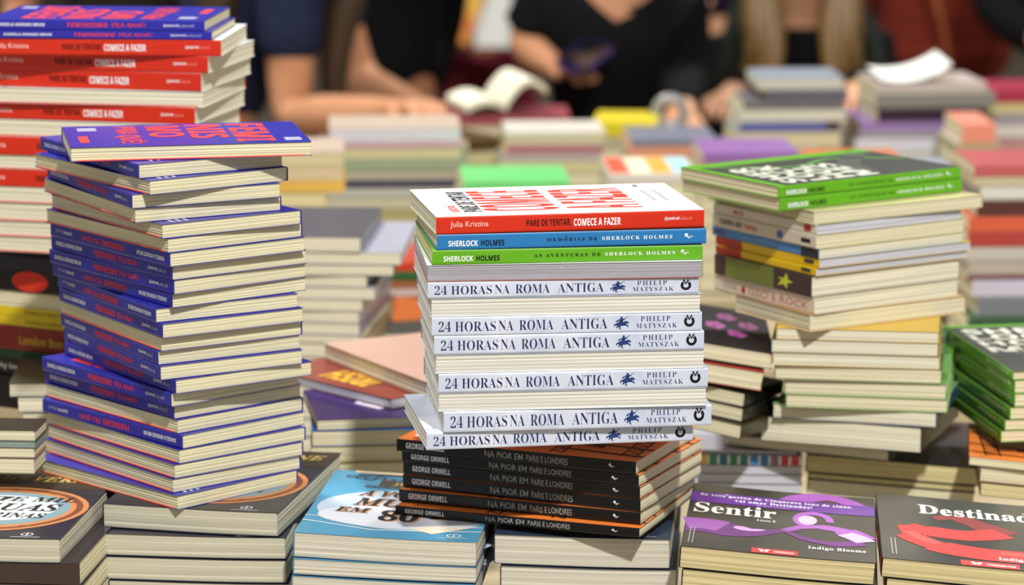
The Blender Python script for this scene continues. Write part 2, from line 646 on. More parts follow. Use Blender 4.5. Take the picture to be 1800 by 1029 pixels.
# blue paperback
BLUE = cov((44, 44, 158)); REDBACK = cov((232, 74, 50))
red_ink = ink((226, 62, 48))
sa = Art()
sa.text('DANIELA MORAES BRUM', .045, .265, .36, .66, WHITE, 'bold')
sa.text('FEMINISMO', .37, .555, .30, .74, red_ink, 'heavy', spacing=1.1).text('PRA', .575, .635, .30, .74, red_ink, 'sans').text('QUÊ?', .645, .73, .30, .76, red_ink, 'heavy')
sa.text('@astral', .81, .88, .36, .66, WHITE, 'bold').text('cultural', .882, .95, .38, .66, SILVER, 'thin')
fa = Art()
fa.text('FEMI', .08, .92, .70, .86, red_ink, 'heavy').text('NIS', .08, .72, .52, .68, red_ink, 'heavy').text('MO', .10, .62, .35, .5, red_ink, 'heavy').text('PRA QUÊ?', .10, .9, .20, .33, red_ink, 'heavy')
for i in range(3):
    fa.rect(.12 + .05 * i, .14 + .05 * i, .06, .14, WHITE)
    fa.rect(.78 + .05 * i, .80 + .05 * i, .90, .97, WHITE)
fa.rect(.5, .8, .05, .09, red_ink)
K_BLUE = Kind('blue paperback', .21, .14, .0125, BLUE, BLUE, BLUE, P_CREAM, sa, fa, flyleaf=cov((244, 92, 66)))

# red spined paperback with a white cover
RED = cov((206, 46, 20)); WHITEC = cov((246, 246, 246))
dk = ink((66, 12, 8)); fr = ink((214, 52, 34))
sa = Art()
sa.text('Julia Kristina', .052, .193, .30, .72, ink((250, 205, 190)), 'sans')
sa.text('PARE DE TENTAR,', .334, .50, .27, .70, dk, 'heavy').text('COMECE A FAZER', .51, .686, .27, .70, WHITE, 'heavy')
sa.text('@astral', .85, .905, .42, .66, WHITE, 'bold').text('cultural', .907, .952, .44, .66, ink((240, 150, 130)), 'thin')
fa = Art()
fa.text('astral', .14, .36, .895, .935, ink((238, 96, 84)), 'bold')
fa.text('PARE DE TENTAR', .14, .86, .81, .88, BLACK, 'bold')
fa.text('COMECE', .14, .86, .52, .805, fr, 'bold').text('A FAZER', .14, .86, .21, .49, fr, 'bold')
fa.text('Um guia para realizar', .36, .76, .115, .14, GREYI, 'bold').text('seus objetivos de vida', .36, .76, .07, .095, GREYI, 'bold')
fa.disc(.9, .13, .016, .012, BLACK).rect(.92, .97, .12, .135, GREYI)
K_RED = Kind('red-spined paperback', .23, .155, .0145, RED, WHITEC, WHITEC, P_IVORY, sa, fa, flyleaf=cov((226, 60, 36)))

def flower(a, cx, cy, s, m, asp):
    for k in range(5):
        q = math.radians(90 + 72 * k)
        px, py = cx + .5 * s * math.cos(q) / asp, cy + .5 * s * math.sin(q)
        a.poly([(px + .42 * s * math.cos(2 * math.pi * i / 10) / asp * (1 if k % 2 else .8), py + .42 * s * math.sin(2 * math.pi * i / 10)) for i in range(10)], m, 2)
    a.strip(spline([(cx, cy), (cx + .9 * s / asp, cy - .9 * s), (cx + 1.9 * s / asp, cy - .6 * s), (cx + 3.0 * s / asp, cy - .75 * s)], 4), [.3 * s] * 13, m, 2, asp)
    a.strip([(cx + .5 * s / asp, cy - .9 * s), (cx + 1.0 * s / asp, cy - 1.35 * s), (cx + 1.8 * s / asp, cy - 1.4 * s)], .25 * s, m, 2, asp)

def sherlock(rgb, line, x0, x1, x2, x3, name, acc=None):
    c = cov(rgb)
    a = Art()
    a.text('SHERLOCK', .042, .150, .22, .60, WHITE, 'heavy').text('HOLMES', .162, .248, .22, .60, BLACK, 'heavy')
    a.text(line, x0, x1, .40, .62, BLACK, 'serifb', spacing=1.5).text('SHERLOCK HOLMES', x2, x3, .40, .64, WHITE, 'serifb', spacing=1.4)
    if acc: a.strip([(acc, .66), (acc + .006, .76)], .06, BLACK, 2, .23 / .0125)
    flower(a, .925, .60, .15, WHITE, .23 / .0125)
    f = Art(); dkc = ink((38, 42, 34)); pale = ink((214, 216, 196))
    f.rect(0, .86, .0, .96, dkc, 0)
    for j, row in enumerate(('SHER', 'LOCK', 'HOL', 'MES')):
        f.text(row, .06, .72 if j < 2 else .6, .80 - .13 * j, .91 - .13 * j, pale, 'heavy')
    f.strip(spline([(.9, .95), (.6, .6), (.75, .3), (.5, .02)]), .02, ink((90, 150, 50)), 1, .66)
    f.strip(spline([(.2, .4), (.5, .34), (.84, .1)]), [.10] * 17, ink((66, 70, 62)), 1, .66)
    return Kind(name, .23, .155, .0125, c, c, c, P_WARM, a, f)
K_SHB = sherlock((40, 118, 178), 'MEMORIAS DE', .405, .592, .61, .872, 'blue-spined detective paperback', .474)
K_SHG = sherlock((98, 168, 30), 'AS AVENTURAS DE', .375, .62, .637, .897, 'green-spined detective paperback')

# pale marbled paperback
PALE = mat('pale_marbled_cover', (214, 218, 230), rough=0.38, coat=0.2, scale=28, rgb2=(186, 194, 214))
navy2 = ink((34, 56, 112))
sa = Art()
sa.text('24 HORAS', .025, .235, .22, .78, NAVY, 'serif').text('NA', .246, .30, .22, .78, NAVY, 'serif').text('ROMA', .322, .448, .22, .78, NAVY, 'serif').text('ANTIGA', .477, .648, .22, .79, NAVY, 'serif')
# mounted rider
hx, hy = .672, .16
def hp(pts): return [(hx + p[0] * .058, hy + p[1] * .70) for p in pts]
for pts in ([(.12, .42), (.22, .52), (.62, .58), (.78, .66), (.86, .60), (.98, .52), (.95, .44), (.84, .46), (.74, .38), (.66, .28), (.40, .26), (.22, .24)],
            [(.12, .42), (.02, .40), (0, .24), (.06, .20), (.08, .32), (.2, .34)],
            [(.22, .30), (.14, .14), (.24, .08), (.22, .14), (.34, .28)],
            [(.34, .28), (.30, .12), (.40, 0), (.50, .0), (.40, .08), (.44, .26)],
            [(.66, .30), (.84, .26), (.88, .14), (.93, .15), (.92, .32), (.72, .40)],
            [(.36, .56), (.34, .78), (.44, .86), (.58, .84), (.60, .70), (.56, .54)],
            [(.44, .86), (.42, .96), (.50, 1.0), (.57, .95), (.55, .85)],
            [(.34, .78), (.14, .66), (.10, .58), (.30, .62)],
            [(.58, .80), (.72, .86), (.74, .80), (.60, .70)]):
    sa.poly(hp(pts), navy2, 2)
sa.strip(hp([(.02, .34), (.45, .66), (.92, 1.0)]), .02, navy2, 2, .23 / .0155)
sa.text('PHILIP', .772, .882, .58, .84, NAVY, 'serif', spacing=1.35).text('MATYSZAK', .755, .907, .20, .46, NAVY, 'serif', spacing=1.25)
asp = .23 / .0152
sa.ring(.953, .52, .30 / asp * 1.0, .30, .5, BLACK, 2, math.radians(128), math.radians(412))
sa.strip([(.944, .86), (.953, .62), (.962, .86)], .10, BLACK, 2, asp)
K_ROMA = Kind('pale grey paperback', .23, .155, .0152, PALE, PALE, PALE, paper((226, 222, 210)), sa, None)
# plastic wrapped book
K_WRAP = Kind('book in clear plastic wrap', .233, .158, .0145, WHITEC, WHITEC, cov((206, 92, 52)), paper((206, 204, 216)), wrap=True)

# black spined paperback with an orange cover
BLK = cov((13, 13, 15)); ORG = cov((255, 138, 58))
sa = Art()
sa.text('GEORGE ORWELL', .04, .205, .30, .76, WHITE, 'bold')
sa.text('NA PIOR EM', .376, .535, .26, .76, GREYI, 'chalk', wob=.07).text('PARIS E LONDRES', .55, .722, .24, .74, GREYI, 'chalk', wob=.07)
flower(sa, .895, .60, .13, WHITE, .228 / .0108)
fa = Art()
bk = ink((34, 24, 16))
A_ = .152 / .228
def lattice(p, q, wd, n):
    dx, dy = q[0] - p[0], q[1] - p[1]
    l = math.hypot(dx * A_, dy); nx, ny = -dy / l / A_ * wd / 2 * A_, dx * A_ / l * wd / 2
    fa.strip([(p[0] + nx, p[1] + ny), (q[0] + nx, q[1] + ny)], .008, bk, 1, A_)
    fa.strip([(p[0] - nx, p[1] - ny), (q[0] - nx, q[1] - ny)], .008, bk, 1, A_)
    for i in range(n):
        t0, t1 = i / n, (i + 1) / n
        s = 1 if i % 2 else -1
        fa.strip([(p[0] + dx * t0 + s * nx, p[1] + dy * t0 + s * ny), (p[0] + dx * t1 - s * nx, p[1] + dy * t1 - s * ny)], .007, bk, 1, A_)
lattice((.10, .06), (.92, .10), .06, 18)
lattice((.05, .34), (.9, .40), .05, 18)
lattice((.02, .60), (.8, .58), .05, 16)
for cx, cy, rr in ((.5, .20, .30), (.45, .52, .26), (.5, .8, .2)):
    fa.ring(cx, cy, rr / A_ * .55, rr * .55, .22, bk, 1, 0, math.pi)
    fa.ring(cx, cy, rr / A_ * .38, rr * .38, .12, bk, 1, 0, math.pi)
for x in (.12, .3, .62, .85):
    fa.strip([(x, .0), (x + .05, .36)], .02, bk, 1, A_)
fa.text('GEORGE ORWELL', .1, .8, .90, .96, WHITE, 'bold')
K_ORW = Kind('black-spined paperback', .228, .152, .0108, BLK, ORG, cov((40, 22, 16)), P_CREAM, sa, fa)

# thick classics, tail edges to the front
COP = ink((196, 128, 78)); COPD = ink((122, 66, 36)); SILV = ink((206, 214, 216)); TEAL = ink((122, 150, 158)); GOLD = ink((196, 168, 92)); INKD = ink((30, 26, 24))
a = Art()
a.rect(0, 1, .74, 1, ink((52, 40, 26)))
a.text('JULIO VERNE', .10, .94, .84, .93, GOLD, 'slant').strip([(.212, .936), (.242, .954)], .012, GOLD, 2, .7); a.rect(.2, .28, .945, .96, GOLD)
a.disc(.5, .42, .50, .33, COP, 1).ring(.5, .42, .47, .31, .08, COPD, 2).disc(.5, .42, .40, .25, TEAL, 2).disc(.5, .43, .33, .19, SILV, 3)
for k in range(12):
    q = 2 * math.pi * k / 12
    a.disc(.5 + .455 * math.cos(q), .42 + .285 * math.sin(q), .018, .012, COPD, 3, 10)
a.text('VINTE MIL', .22, .90, .53, .60, INKD, 'slant', 5).text('LEGUAS', .14, .84, .39, .50, INKD, 'slant', 5).strip([(.30, .506), (.335, .522)], .014, INKD, 5, .7).text('SUBMARINAS', .14, .80, .29, .36, INKD, 'slant', 5)
a.ring(.80, .055, .035, .022, .25, SILVER, 2).strip([(.80, .04), (.80, .07)], .01, SILVER, 2).rect(.72, .88, .015, .025, GREYI)
K_SEA = Kind('thick dark blue classic', .23, .16, .0205, cov((26, 28, 52)), cov((30, 28, 46)), cov((30, 40, 70)), paper((206, 200, 178)), None, a, wave=0.0009)
a = Art()
a.disc(.55, .42, .52, .30, ink((186, 202, 220)), 1).disc(.5, .30, .44, .16, ink((214, 218, 228)), 2)
a.strip(spline([(.15, .93), (.4, .95), (.7, .91), (.95, .94)]), .03, ink((60, 66, 74)), 2, .7)
for k in range(9):
    a.ring(.12 + .055 * k, .90 - .012 * (k % 3), .035, .022, .4, ink((52, 58, 66)), 2)
a.rect(.30, .88, .77, .87, ink((66, 60, 44)), 2).text('JULIO VERNE', .38, .82, .785, .838, GOLD, 'serifb', 4).strip([(.432, .844), (.452, .858)], .008, GOLD, 4, .7)
for k in range(10):
    a.ring(.26 + .06 * k, .755, .035, .018, .5, ink((70, 74, 80)), 3)
for (t, x0, x1, y0, y1) in (('A VOLTA AO', .22, .92, .60, .69), ('MUNDO', .22, .86, .45, .57), ('EM', .14, .34, .34, .41), ('80', .40, .62, .24, .40), ('DIAS', .68, .96, .30, .38)):
    a.text(t, x0 + .012, x1 + .012, y0 - .008, y1 - .008, ink((208, 150, 100)), 'slant', 4)
    a.text(t, x0, x1, y0, y1, INKD, 'slant', 6)
a.strip([(0, .19), (.4, .10), (1, .14)], .008, WHITE, 3, .7).strip([(0, .26), (.5, .20), (1, .2)], .006, WHITE, 3, .7)
a.poly([(.6, .16), (.92, .24), (.75, .17), (.98, .22), (.74, .08), (.68, .11)], ink((226, 214, 190)), 3)
a.ring(.86, .07, .04, .024, .2, WHITE, 4).strip([(.86, .055), (.86, .085)], .008, WHITE, 4).rect(.78, .94, .03, .038, ink((180, 210, 220)), 4)
a.rect(.12, .5, .97, 1.0, ink((226, 206, 170)), 2)
K_80 = Kind('thick light blue classic', .23, .16, .0185, cov((74, 150, 190)), cov((86, 158, 194)), cov((40, 70, 110)), paper((214, 208, 190)), None, a, wave=0.0009)
a = Art()
a.ring(.84, .06, .035, .02, .2, SILVER, 2).strip([(.84, .045), (.84, .075)], .008, SILVER, 2).rect(.76, .92, .025, .033, GREYI, 2)
a.text('JULIO VERNE', .15, .85, .84, .92, GOLD, 'serifb').disc(.5, .5, .4, .22, ink((60, 84, 110)), 1)
K_EARTH = Kind('thick slate blue classic', .23, .154, .024, cov((36, 52, 78)), cov((44, 58, 78)), cov((30, 36, 60)), paper((214, 208, 190)), None, a, wave=0.001)

# black covers with a satin ribbon
DK = mat('charcoal_photo_cover', (50, 48, 44), rough=0.33, coat=0.15, scale=9, rgb2=(24, 23, 21))
tagred = ink((204, 40, 34))
def pubtag(a, x0, x1):
    a.rect(x0, x1, 0.005, .075, tagred, 2)
    m = x0 + (x1 - x0) * .27
    a.poly([(m - .03, .06), (m - .015, .06), (m, .045), (m + .015, .06), (m + .03, .06), (m + .015, .02), (m, .035), (m - .015, .02)], WHITE, 4)
    a.text('TORDESILHAS', m + .05, x1 - .02, .025, .05, WHITE, 'bold', 4)
PUR = ink((98, 42, 138)); PURL = ink((156, 84, 172)); PURD = ink((104, 24, 118)); PURP = ink((222, 170, 232))
a = Art()
a.strip(spline([(.54, .80), (.62, .92), (.78, .95), (.97, .80)]), [.03, .05, .09, .12, .12, .12, .12, .12, .12, .12, .12, .11, .11, .1, .1, .1, .09, .09, .08, .08, .07, .06, .05, .04, .03], PURL, 1, .7)
a.rect(0, 1, .70, .86, PUR, 3)
a.text('Se voce gostou de Cinquenta tons de cinza,', .05, .88, .795, .84, WHITE, 'serifb', 5, 1.1).strip([(.184, .841), (.192, .85), (.20, .841)], .005, WHITE, 5, .7).text('vai amar Destinadas!', .24, .66, .745, .785, WHITE, 'serifb', 5, 1.1).text('Waterstones', .36, .54, .713, .735, ink((200, 170, 215)), 'serif', 5)
a.text('Sentir', .03, .47, .53, .69, ink((245, 244, 236)), 'serifb', 5).text('Livro 2', .37, .47, .475, .505, WHITE, 'serifb', 5)
a.strip(spline([(0, .33), (.12, .33), (.24, .30), (.38, .31), (.52, .37), (.60, .40)]), [.20] * 9 + [.19] * 8 + [.18, .17, .16, .15, .14, .13, .12, .11] + [.09, .08, .07, .06, .05, .045, .04, .04] + [.035] * 8, PURD, 1, .7)
a.strip(spline([(0, .35), (.10, .36), (.2, .34)]), [.16] * 17, PURL, 2, .7)
a.strip(spline([(.26, .36), (.34, .33), (.42, .35)]), [.02, .03, .04, .05, .05, .05, .05, .04, .04, .03, .03, .03, .03, .02, .02, .01, .01], PURP, 3, .7)
a.ring(.67, .57, .11, .13, .38, PURL, 2, math.radians(-10), math.radians(255)).disc(.64, .56, .05, .07, PURP, 3)
a.strip(spline([(.52, .37), (.60, .44), (.72, .47), (.84, .43), (.94, .32)]), [.04] * 8 + [.05] * 8 + [.07] * 8 + [.11] * 9, PURL, 2, .7)
a.strip(spline([(.52, .37), (.62, .28), (.78, .23), (.94, .27)]), [.03] * 8 + [.05] * 8 + [.07] * 9, PURD, 2, .7)
a.strip(spline([(.84, .39), (.90, .35), (.95, .29)]), .08, PURP, 3, .7)
a.text('Indigo Bloome', .65, .95, .115, .17, WHITE, 'serifb', 5, 1.1)
pubtag(a, .36, .60)
a.rect(.03, .036, .05, .3, GREYI, 4).rect(.05, .056, .05, .3, GREYI, 4)
SPN = cov((20, 20, 22))
K_SENTIR = Kind('thick charcoal novel with purple ribbon cover', .225, .165, .0175, SPN, DK, SPN, P_YEL, None, a, wave=0.0009)
REDR = ink((180, 32, 28)); REDL = ink((214, 70, 60)); REDD = ink((124, 18, 18))
a = Art()
a.text('Destinadas', .22, .98, .72, .86, ink((245, 244, 236)), 'serifb', 5)
a.strip(spline([(.30, .66), (.42, .70), (.56, .60), (.68, .50)]), [.06] * 8 + [.10] * 8 + [.12] * 9, REDD, 1, .7)
a.strip(spline([(.66, .52), (.46, .44), (.24, .46), (.14, .50)]), [.14] * 8 + [.15] * 8 + [.12] * 9, REDR, 2, .7)
a.strip(spline([(.13, .51), (.16, .36), (.30, .24), (.50, .19), (.75, .18), (1, .17)]), [.05] * 8 + [.12] * 8 + [.17] * 8 + [.17] * 17, REDR, 3, .7)
a.strip(spline([(.16, .42), (.22, .33), (.30, .28)]), .05, REDL, 4, .7)
a.strip([(.62, .22), (.98, .2)], .05, REDL, 4, .7)
a.text('Indigo Bloome', .60, .95, .11, .16, WHITE, 'serifb', 5)
pubtag(a, .40, .70)
a.rect(.05, .056, .06, .3, GREYI, 4).rect(.07, .076, .06, .3, GREYI, 4)
sa = Art()
sa.text('Destinadas', .1, .42, .3, .7, WHITE, 'serif').rect(.5, .62, .1, .9, REDR, 1).rect(.88, .98, .1, .9, REDR, 1)
K_DEST = Kind('thick charcoal novel with red ribbon cover', .23, .165, .018, SPN, DK, SPN, P_YEL, sa, a, wave=0.0009)

GEN = {}
def gen(spine, front=None, back=None, pages=None, L=.21, W=.14, what='paperback', sa=None, fa=None):
    """a plainer paperback of the crowd; one mesh set per look and size"""
    front = front or spine; back = back or spine; pages = pages or (228, 220, 186)
    key = (tuple(spine), tuple(front), tuple(back), tuple(pages), round(L, 3), round(W, 3), id(sa), id(fa))
    if key not in GEN:
        GEN[key] = Kind(what, round(L, 3), round(W, 3), .018, cov(spine), cov(front), cov(back), paper(pages), sa, fa)
    return GEN[key]
# ------------------------------------------------------------------ the piles in front
def S(k, cx, cy, l=None, r=None, o='SF', flip=False, look=None, **kw):
    d = dict(k=k, c=(cx, cy), l=l, r=r, o=o, flip=flip, **kw)
    d['look'] = look or k.what
    return d

# tall blue pile
bl = [(124, 285, 105, 567, 'SB', 0), (245, 314, 68, 513, 'SL', 0), (263, 343, 54, 519, 'SR', 0), (233, 367, 81, 507, 'SL', 0), (237, 392, 73, 507, 'SR', 0),
      (285, 420, 84, 544, 'SR', 0), (295, 445, 74, 547, 'SR', 0), (300, 470, 84, 550, 'SL', 1), (304, 493, 85, 552, 'SL', 0), (307, 518, 82, 553, 'SL', 0),
      (304, 542, 88, 553, 'SL', 1), (275, 568, 97, 543, 'SL', 1), (287, 595, 99, 552, 'SL', 0), (283, 618, 100, 548, 'SR', 0), (279, 642, 102, 547, 'SL', 0),
      (283, 669, 107, 552, 'SL', 0), (310, 693, 106, 568, 'SL', 0), (302, 716, 66, 548, 'SL', 0), (307, 737, 70, 548, 'SL', 0), (312, 763, 69, 550, 'SR', 0),
      (322, 790, 66, 555, 'SL', 1), (315, 816, 73, 558, 'SR', 0), (307, 842, 73, 555, 'SR', 0), (304, 867, 68, 549, 'SR', 0), (312, 897, 48, 543, 'SR', 0)]
looks = {('SB', 0): 'blue paperback lying crosswise, cover up', ('SL', 0): 'blue paperback, spine out', ('SL', 1): 'blue paperback, upside-down spine out', ('SR', 0): 'blue paperback, page edges out'}
pile('the tall blue pile', 'blue paperbacks of the tall pile', 2.72, 262,
     [S(K_BLUE, x, y, l, r, o, bool(f), looks[(o, f)]) for x, y, l, r, o, f in bl], uniform=True)

# centre pile, white spines
pile('the centre pile', 'books of the centre pile', 2.63, 381, [
    S(K_RED, 766.5, 412.5, 713, 1257, 'SF', look='red-spined paperback with white cover showing'),
    S(K_SHB, 768, 440, 727, 1247, 'SF'),
    S(K_SHG, 759.5, 466, 726, 1246, 'SF'),
    S(K_WRAP, 751, 496, 725, 1249, 'SB', look='book in shiny clear plastic wrap'),
    S(K_ROMA, 752, 525, 724, 1240, 'SF', look='pale grey paperback, lettered spine out'),
    S(K_ROMA, 757, 558, 730, 1242.5, 'SB', look='pale grey paperback, page edges out'),
    S(K_ROMA, 759, 591, 730, 1245.6, 'SF', look='pale grey paperback, lettered spine out'),
    S(K_ROMA, 763, 624, 735, 1249.5, 'SF', look='pale grey paperback, lettered spine out'),
    S(K_ROMA, 765, 657.5, 738, 1250, 'SB', look='pale grey paperback, page edges out'),
    S(K_ROMA, 771, 691, 742, 1256, 'SF', look='pale grey paperback, lettered spine out'),
    S(K_ROMA, 770, 724, 742, 1254.6, 'SB', look='pale grey paperback, page edges out'),
    S(K_ROMA, 780, 761, 745, 1258, 'SF', look='pale grey paperback, lettered spine out'),
    S(K_ROMA, 750, 791.6, 708, 1224, 'SF', look='pale grey paperback jutting out, spine out')])

# black spines beneath
pile('the black-spined pile', 'black-spined paperbacks under the centre pile', 2.68, 812, [
    S(K_ORW, 1118, 835, 674, 1238, 'SL', look='black-spined paperback with orange cover showing'),
    S(K_ORW, 1123, 856, 687.5, 1247.6, 'SL'), S(K_ORW, 1125, 878, 689.5, 1249, 'SL'), S(K_ORW, 1126, 901, 689.5, 1247.6, 'SL'),
    S(K_ORW, 1126, 923.4, 688.7, 1232, 'SL'), S(K_ORW, 1124, 946, 674, 1230, 'SL', look='black-spined paperback jutting toward its left', D=2.67)])

# front row
K_SHADED = Kind('classic painted dark brown for shade', .16, .22, .02, cov((66, 52, 46)), cov((40, 34, 40)), cov((40, 34, 40)), P_CREAM)  # dark brown spine stands in for shade under the overhanging porthole classic
pile('the porthole-cover pile', 'thick classics at the table front', 2.62, 943, [
    S(K_SEA, 107, 988, r=160, o='SB', th=84, look='dark blue classic with copper porthole cover'),
    S(K_SHADED, 141, 1030, o='SL', th=84, look='classic painted dark brown for shade, spine out'),
    S(K_SHADED, 146, 1072, o='SL', th=85, look='classic painted dark for shade, cut off by the frame')])
pile('the stack under the blue pile', 'thick classics at the table front', 2.71, 897, [
    S(K_SEA, 489, 941, o='SB', th=79, look='thick classic with dark cover and copper art'),
    S(K_SEA, 503, 981, o='SB', th=86, look='thick classic, cream edges out'), S(K_SEA, 504, 1023, o='SB', th=86, look='thick classic, cream edges out'),
    S(K_SEA, 508, 1064, o='SB', th=86, look='thick classic, cream edges out')])
pile('the light blue classics pile', 'thick classics at the table front', 2.66, 948, [
    S(K_80, 838, 994, o='SB', th=84, look='light blue classic with lettered cover up'),
    S(K_80, 838, 1024, o='SB', th=85, look='light blue classic, page edges out'), S(K_80, 835, 1062, o='SB', th=85, look='light blue classic, page edges out')], tilt=(1.3, 0))
pile('the slate blue pile', 'thick classics at the table front', 2.69, 943, [
    S(K_EARTH, 1178, 997, o='SB', th=85, look='slate blue classic under the black spines'),
    S(K_EARTH, 1189, 1052, o='SB', th=86, look='slate blue classic, page edges out')])
pile('the purple ribbon pile', 'charcoal ribbon novels', 2.60, 985, [
    S(K_SENTIR, 1537, 1026, o='SB', th=84, look='charcoal novel with purple ribbon cover'),
    S(K_SENTIR, 1540, 1066, o='SB', th=84, look='charcoal novel, yellowed page edges out')], tilt=(3.4, 0))
pile('the red ribbon pile', 'charcoal ribbon novels', 2.60, 977, [
    S(K_DEST, 1549, 1013, o='SL', th=-5, look='charcoal novel with red ribbon cover'),
    S(K_DEST, 1556, 1052, o='SL', th=-5, look='charcoal novel, yellowed page edges out')], tilt=(3.8, 0))

# red pile behind
rd = [(K_BLUE, 360, 55, 405, 'SL', 'blue paperback with cover up'), (K_BLUE, 373, 70, 414, 'SL', 'blue paperback in shade'), (K_RED, 389, 99, 435, 'SL', 'red-spined paperback'), (K_RED, 366, 129, 448, 'SL', 'red-spined paperback'),
      (K_RED, 354, 161, 442, 'SL', 'red-spined paperback'), (K_RED, 358, 189, 432, 'SR', 'red paperback, page edges out'), (K_RED, 343, 219, 431, 'SL', 'red-spined paperback'), (K_RED, 333, 250, 423, 'SR', 'red paperback, page edges out'),
      (K_RED, 330, 283, 420, 'SL', 'red-spined paperback half hidden'), (K_RED, 328, 309, 420, 'SR', 'red paperback, page edges out, half hidden'), (K_RED, 326, 340, 420, 'SL', 'red-spined paperback half hidden'), (K_RED, 324, 369, 420, 'SR', 'red paperback, shaded page edges out'),
      (K_RED, 322, 402, 420, 'SR', 'red paperback, bright page edges out'), (K_RED, 320, 430, 420, 'SR', 'red paperback, shaded page edges out'), (K_RED, 318, 458, 420, 'SR', 'red paperback, page edges out')]
pile('the tall red pile', 'paperbacks of the tall red pile', 3.02, 36, [S(k, x, y, None, r, o, False, lk, rng=(45, 93)) for k, x, y, r, o, lk in rd])
# ------------------------------------------------------------------ the piles behind
def fit(D, cx, cy, l, r, th, o, spine, front=None, back=None, pages=None, what='paperback', look=None, L=.21, W=.14, sa=None, fa=None, **kw):
    """a plain book whose visible sides end at the given pixel columns"""
    C = at_depth(cx, cy, D)
    a = b = None
    if r is not None: a = reach(C, th, 'r', r)
    if l is not None: b = reach(C, th, 'l', l)
    rd = lambda v: min(max(round(v / .005) * .005, .05), .30)
    if o in ('SF', 'SB'):
        L_, W_ = (rd(a) if a else L), (rd(b) if b else W)
    else:
        L_, W_ = (rd(b) if b else L), (rd(a) if a else W)
    k = gen(spine, front, back, pages, L_, W_, what, sa, fa)
    return dict(k=k, c=(cx, cy), l=l, r=r, o=o, th=th, look=look or what, **kw)

cream, ivory, grey, yel, white = (226, 218, 184), (230, 225, 200), (206, 206, 214), (214, 200, 150), (230, 230, 228)

# pile topped with green detective paperbacks
G = 2.99
def gl(i): return S(K_SHG, *i)
spA = Art(); spA.text('ROCK', .2, .3, .25, .7, ink((170, 40, 36)), 'bold').rect(.88, .94, .15, .85, ink((190, 30, 36)))
spB = Art(); spB.text('como ser', .08, .30, .3, .7, BLACK, 'bold').text('feliz', .32, .44, .3, .7, ink((200, 60, 50)), 'bold').disc(.66, .5, .03, .3, ink((60, 110, 170))).rect(.86, .95, .3, .62, BLACK)
spC = Art(); spC.rect(.84, 1, 0, 1, ink((40, 42, 52)), 1).text('azul profundo', .3, .62, .3, .7, ink((130, 180, 220)), 'bold').rect(.02, .12, .3, .7, ink((90, 80, 130)))
spD = Art(); spD.rect(.0, .26, 0, 1, ink((178, 52, 34)), 1).rect(.86, .95, .3, .8, ink((60, 56, 40)), 2)
spE = Art(); spE.rect(.12, .62, 0, 1, ink((112, 120, 52)), 1).poly([(.66, .2), (.70, .5), (.66, .62), (.72, .6), (.75, .9), (.77, .58), (.82, .5), (.76, .4), (.76, .12), (.72, .32)], ink((196, 206, 60)), 2).rect(.02, .08, .1, .9, ink((70, 50, 40)), 2)
spF = Art(); spF.text('ISSO E ROCK', .36, .94, .2, .66, ink((196, 120, 100)), 'sans').disc(.3, .4, .02, .25, ink((180, 40, 40))).text('vida', .10, .24, .3, .6, ink((170, 160, 140)), 'sans')
g = [S(K_SHG, 1367, 349, 1225, 1717, 'SF', look='green-spined detective paperback with dark cover showing', th=34), S(K_SHG, 1370, 372, 1235, 1701, 'SF', th=34),
     fit(G, 1430, 395, 1240, 1724, 31, 'SR', (200, 190, 140), pages=cream, look='cream paperback, page edges out'),
     fit(G, 1437, 413, 1255, 1690, 33, 'SL', (222, 214, 196), front=(120, 160, 110), pages=grey, sa=spA, look='white-spined book, colourful cover edge'),
     fit(G, 1435, 438, 1253, 1693, 33, 'SL', (214, 204, 182), pages=cream, sa=spB, look='cream-spined book with black and red lettering'),
     fit(G, 1440, 456, 1253, 1693, 33, 'SL', (74, 136, 196), front=(214, 204, 140), pages=ivory, sa=spC, look='light blue-spined book with dark end'),
     fit(G, 1441, 472, 1257, 1706, 33, 'SL', (224, 186, 20), pages=grey, sa=spD, look='yellow and red spined book'),
     fit(G, 1435, 486, 1257, 1700, 33, 'SL', (224, 186, 20), pages=grey, sa=spD, look='lower yellow and red spined book'),
     fit(G, 1427, 523, 1255, 1690, 33, 'SL', (62, 44, 42), pages=ivory, sa=spE, look='thick dark-spined book with yellow leaf'),
     fit(G, 1432, 553, 1258, 1688, 33, 'SL', (222, 206, 184), pages=ivory, sa=spF, look='cream-spined book with pink lettering'),
     fit(G, 1423, 584, 1290, 1697, 31, 'SR', (214, 168, 110), pages=cream, look='peach paperback, page edges out'),
     fit(G, 1650, 604, 1365, None, 82, 'SB', (220, 180, 60), pages=ivory, look='paperback in the shade of the overhang'),
     fit(G, 1650, 628, 1360, None, 82, 'SB', (60, 60, 60), pages=ivory, look='paperback, cream page edges out'),
     fit(G, 1652, 650, 1356, None, 82, 'SB', (210, 170, 60), pages=ivory, look='paperback, cream page edges out'),
     fit(G, 1655, 676, 1358, None, 81, 'SB', (70, 110, 60), pages=cream, look='paperback, cream page edges out'),
     fit(G, 1663, 703, 1376, None, 80, 'SB', (96, 160, 60), pages=cream, look='paperback with green cover corner'),
     fit(G, 1665, 726, 1384, None, 80, 'SB', (96, 160, 60), pages=cream, look='paperback in deep shade'),
     fit(G, 1645, 752, 1355, 1684, 74, 'SF', (70, 84, 130), front=(120, 170, 110), pages=ivory, look='slipped paperback with bluish spine'),
     fit(G, 1618, 797, 1332, 1684, 70, 'SF', (18, 18, 20), pages=ivory, look='slipped paperback with black spine'),
     ]
pile('the green-topped pile', 'books of the green-topped pile', G, 327, g)

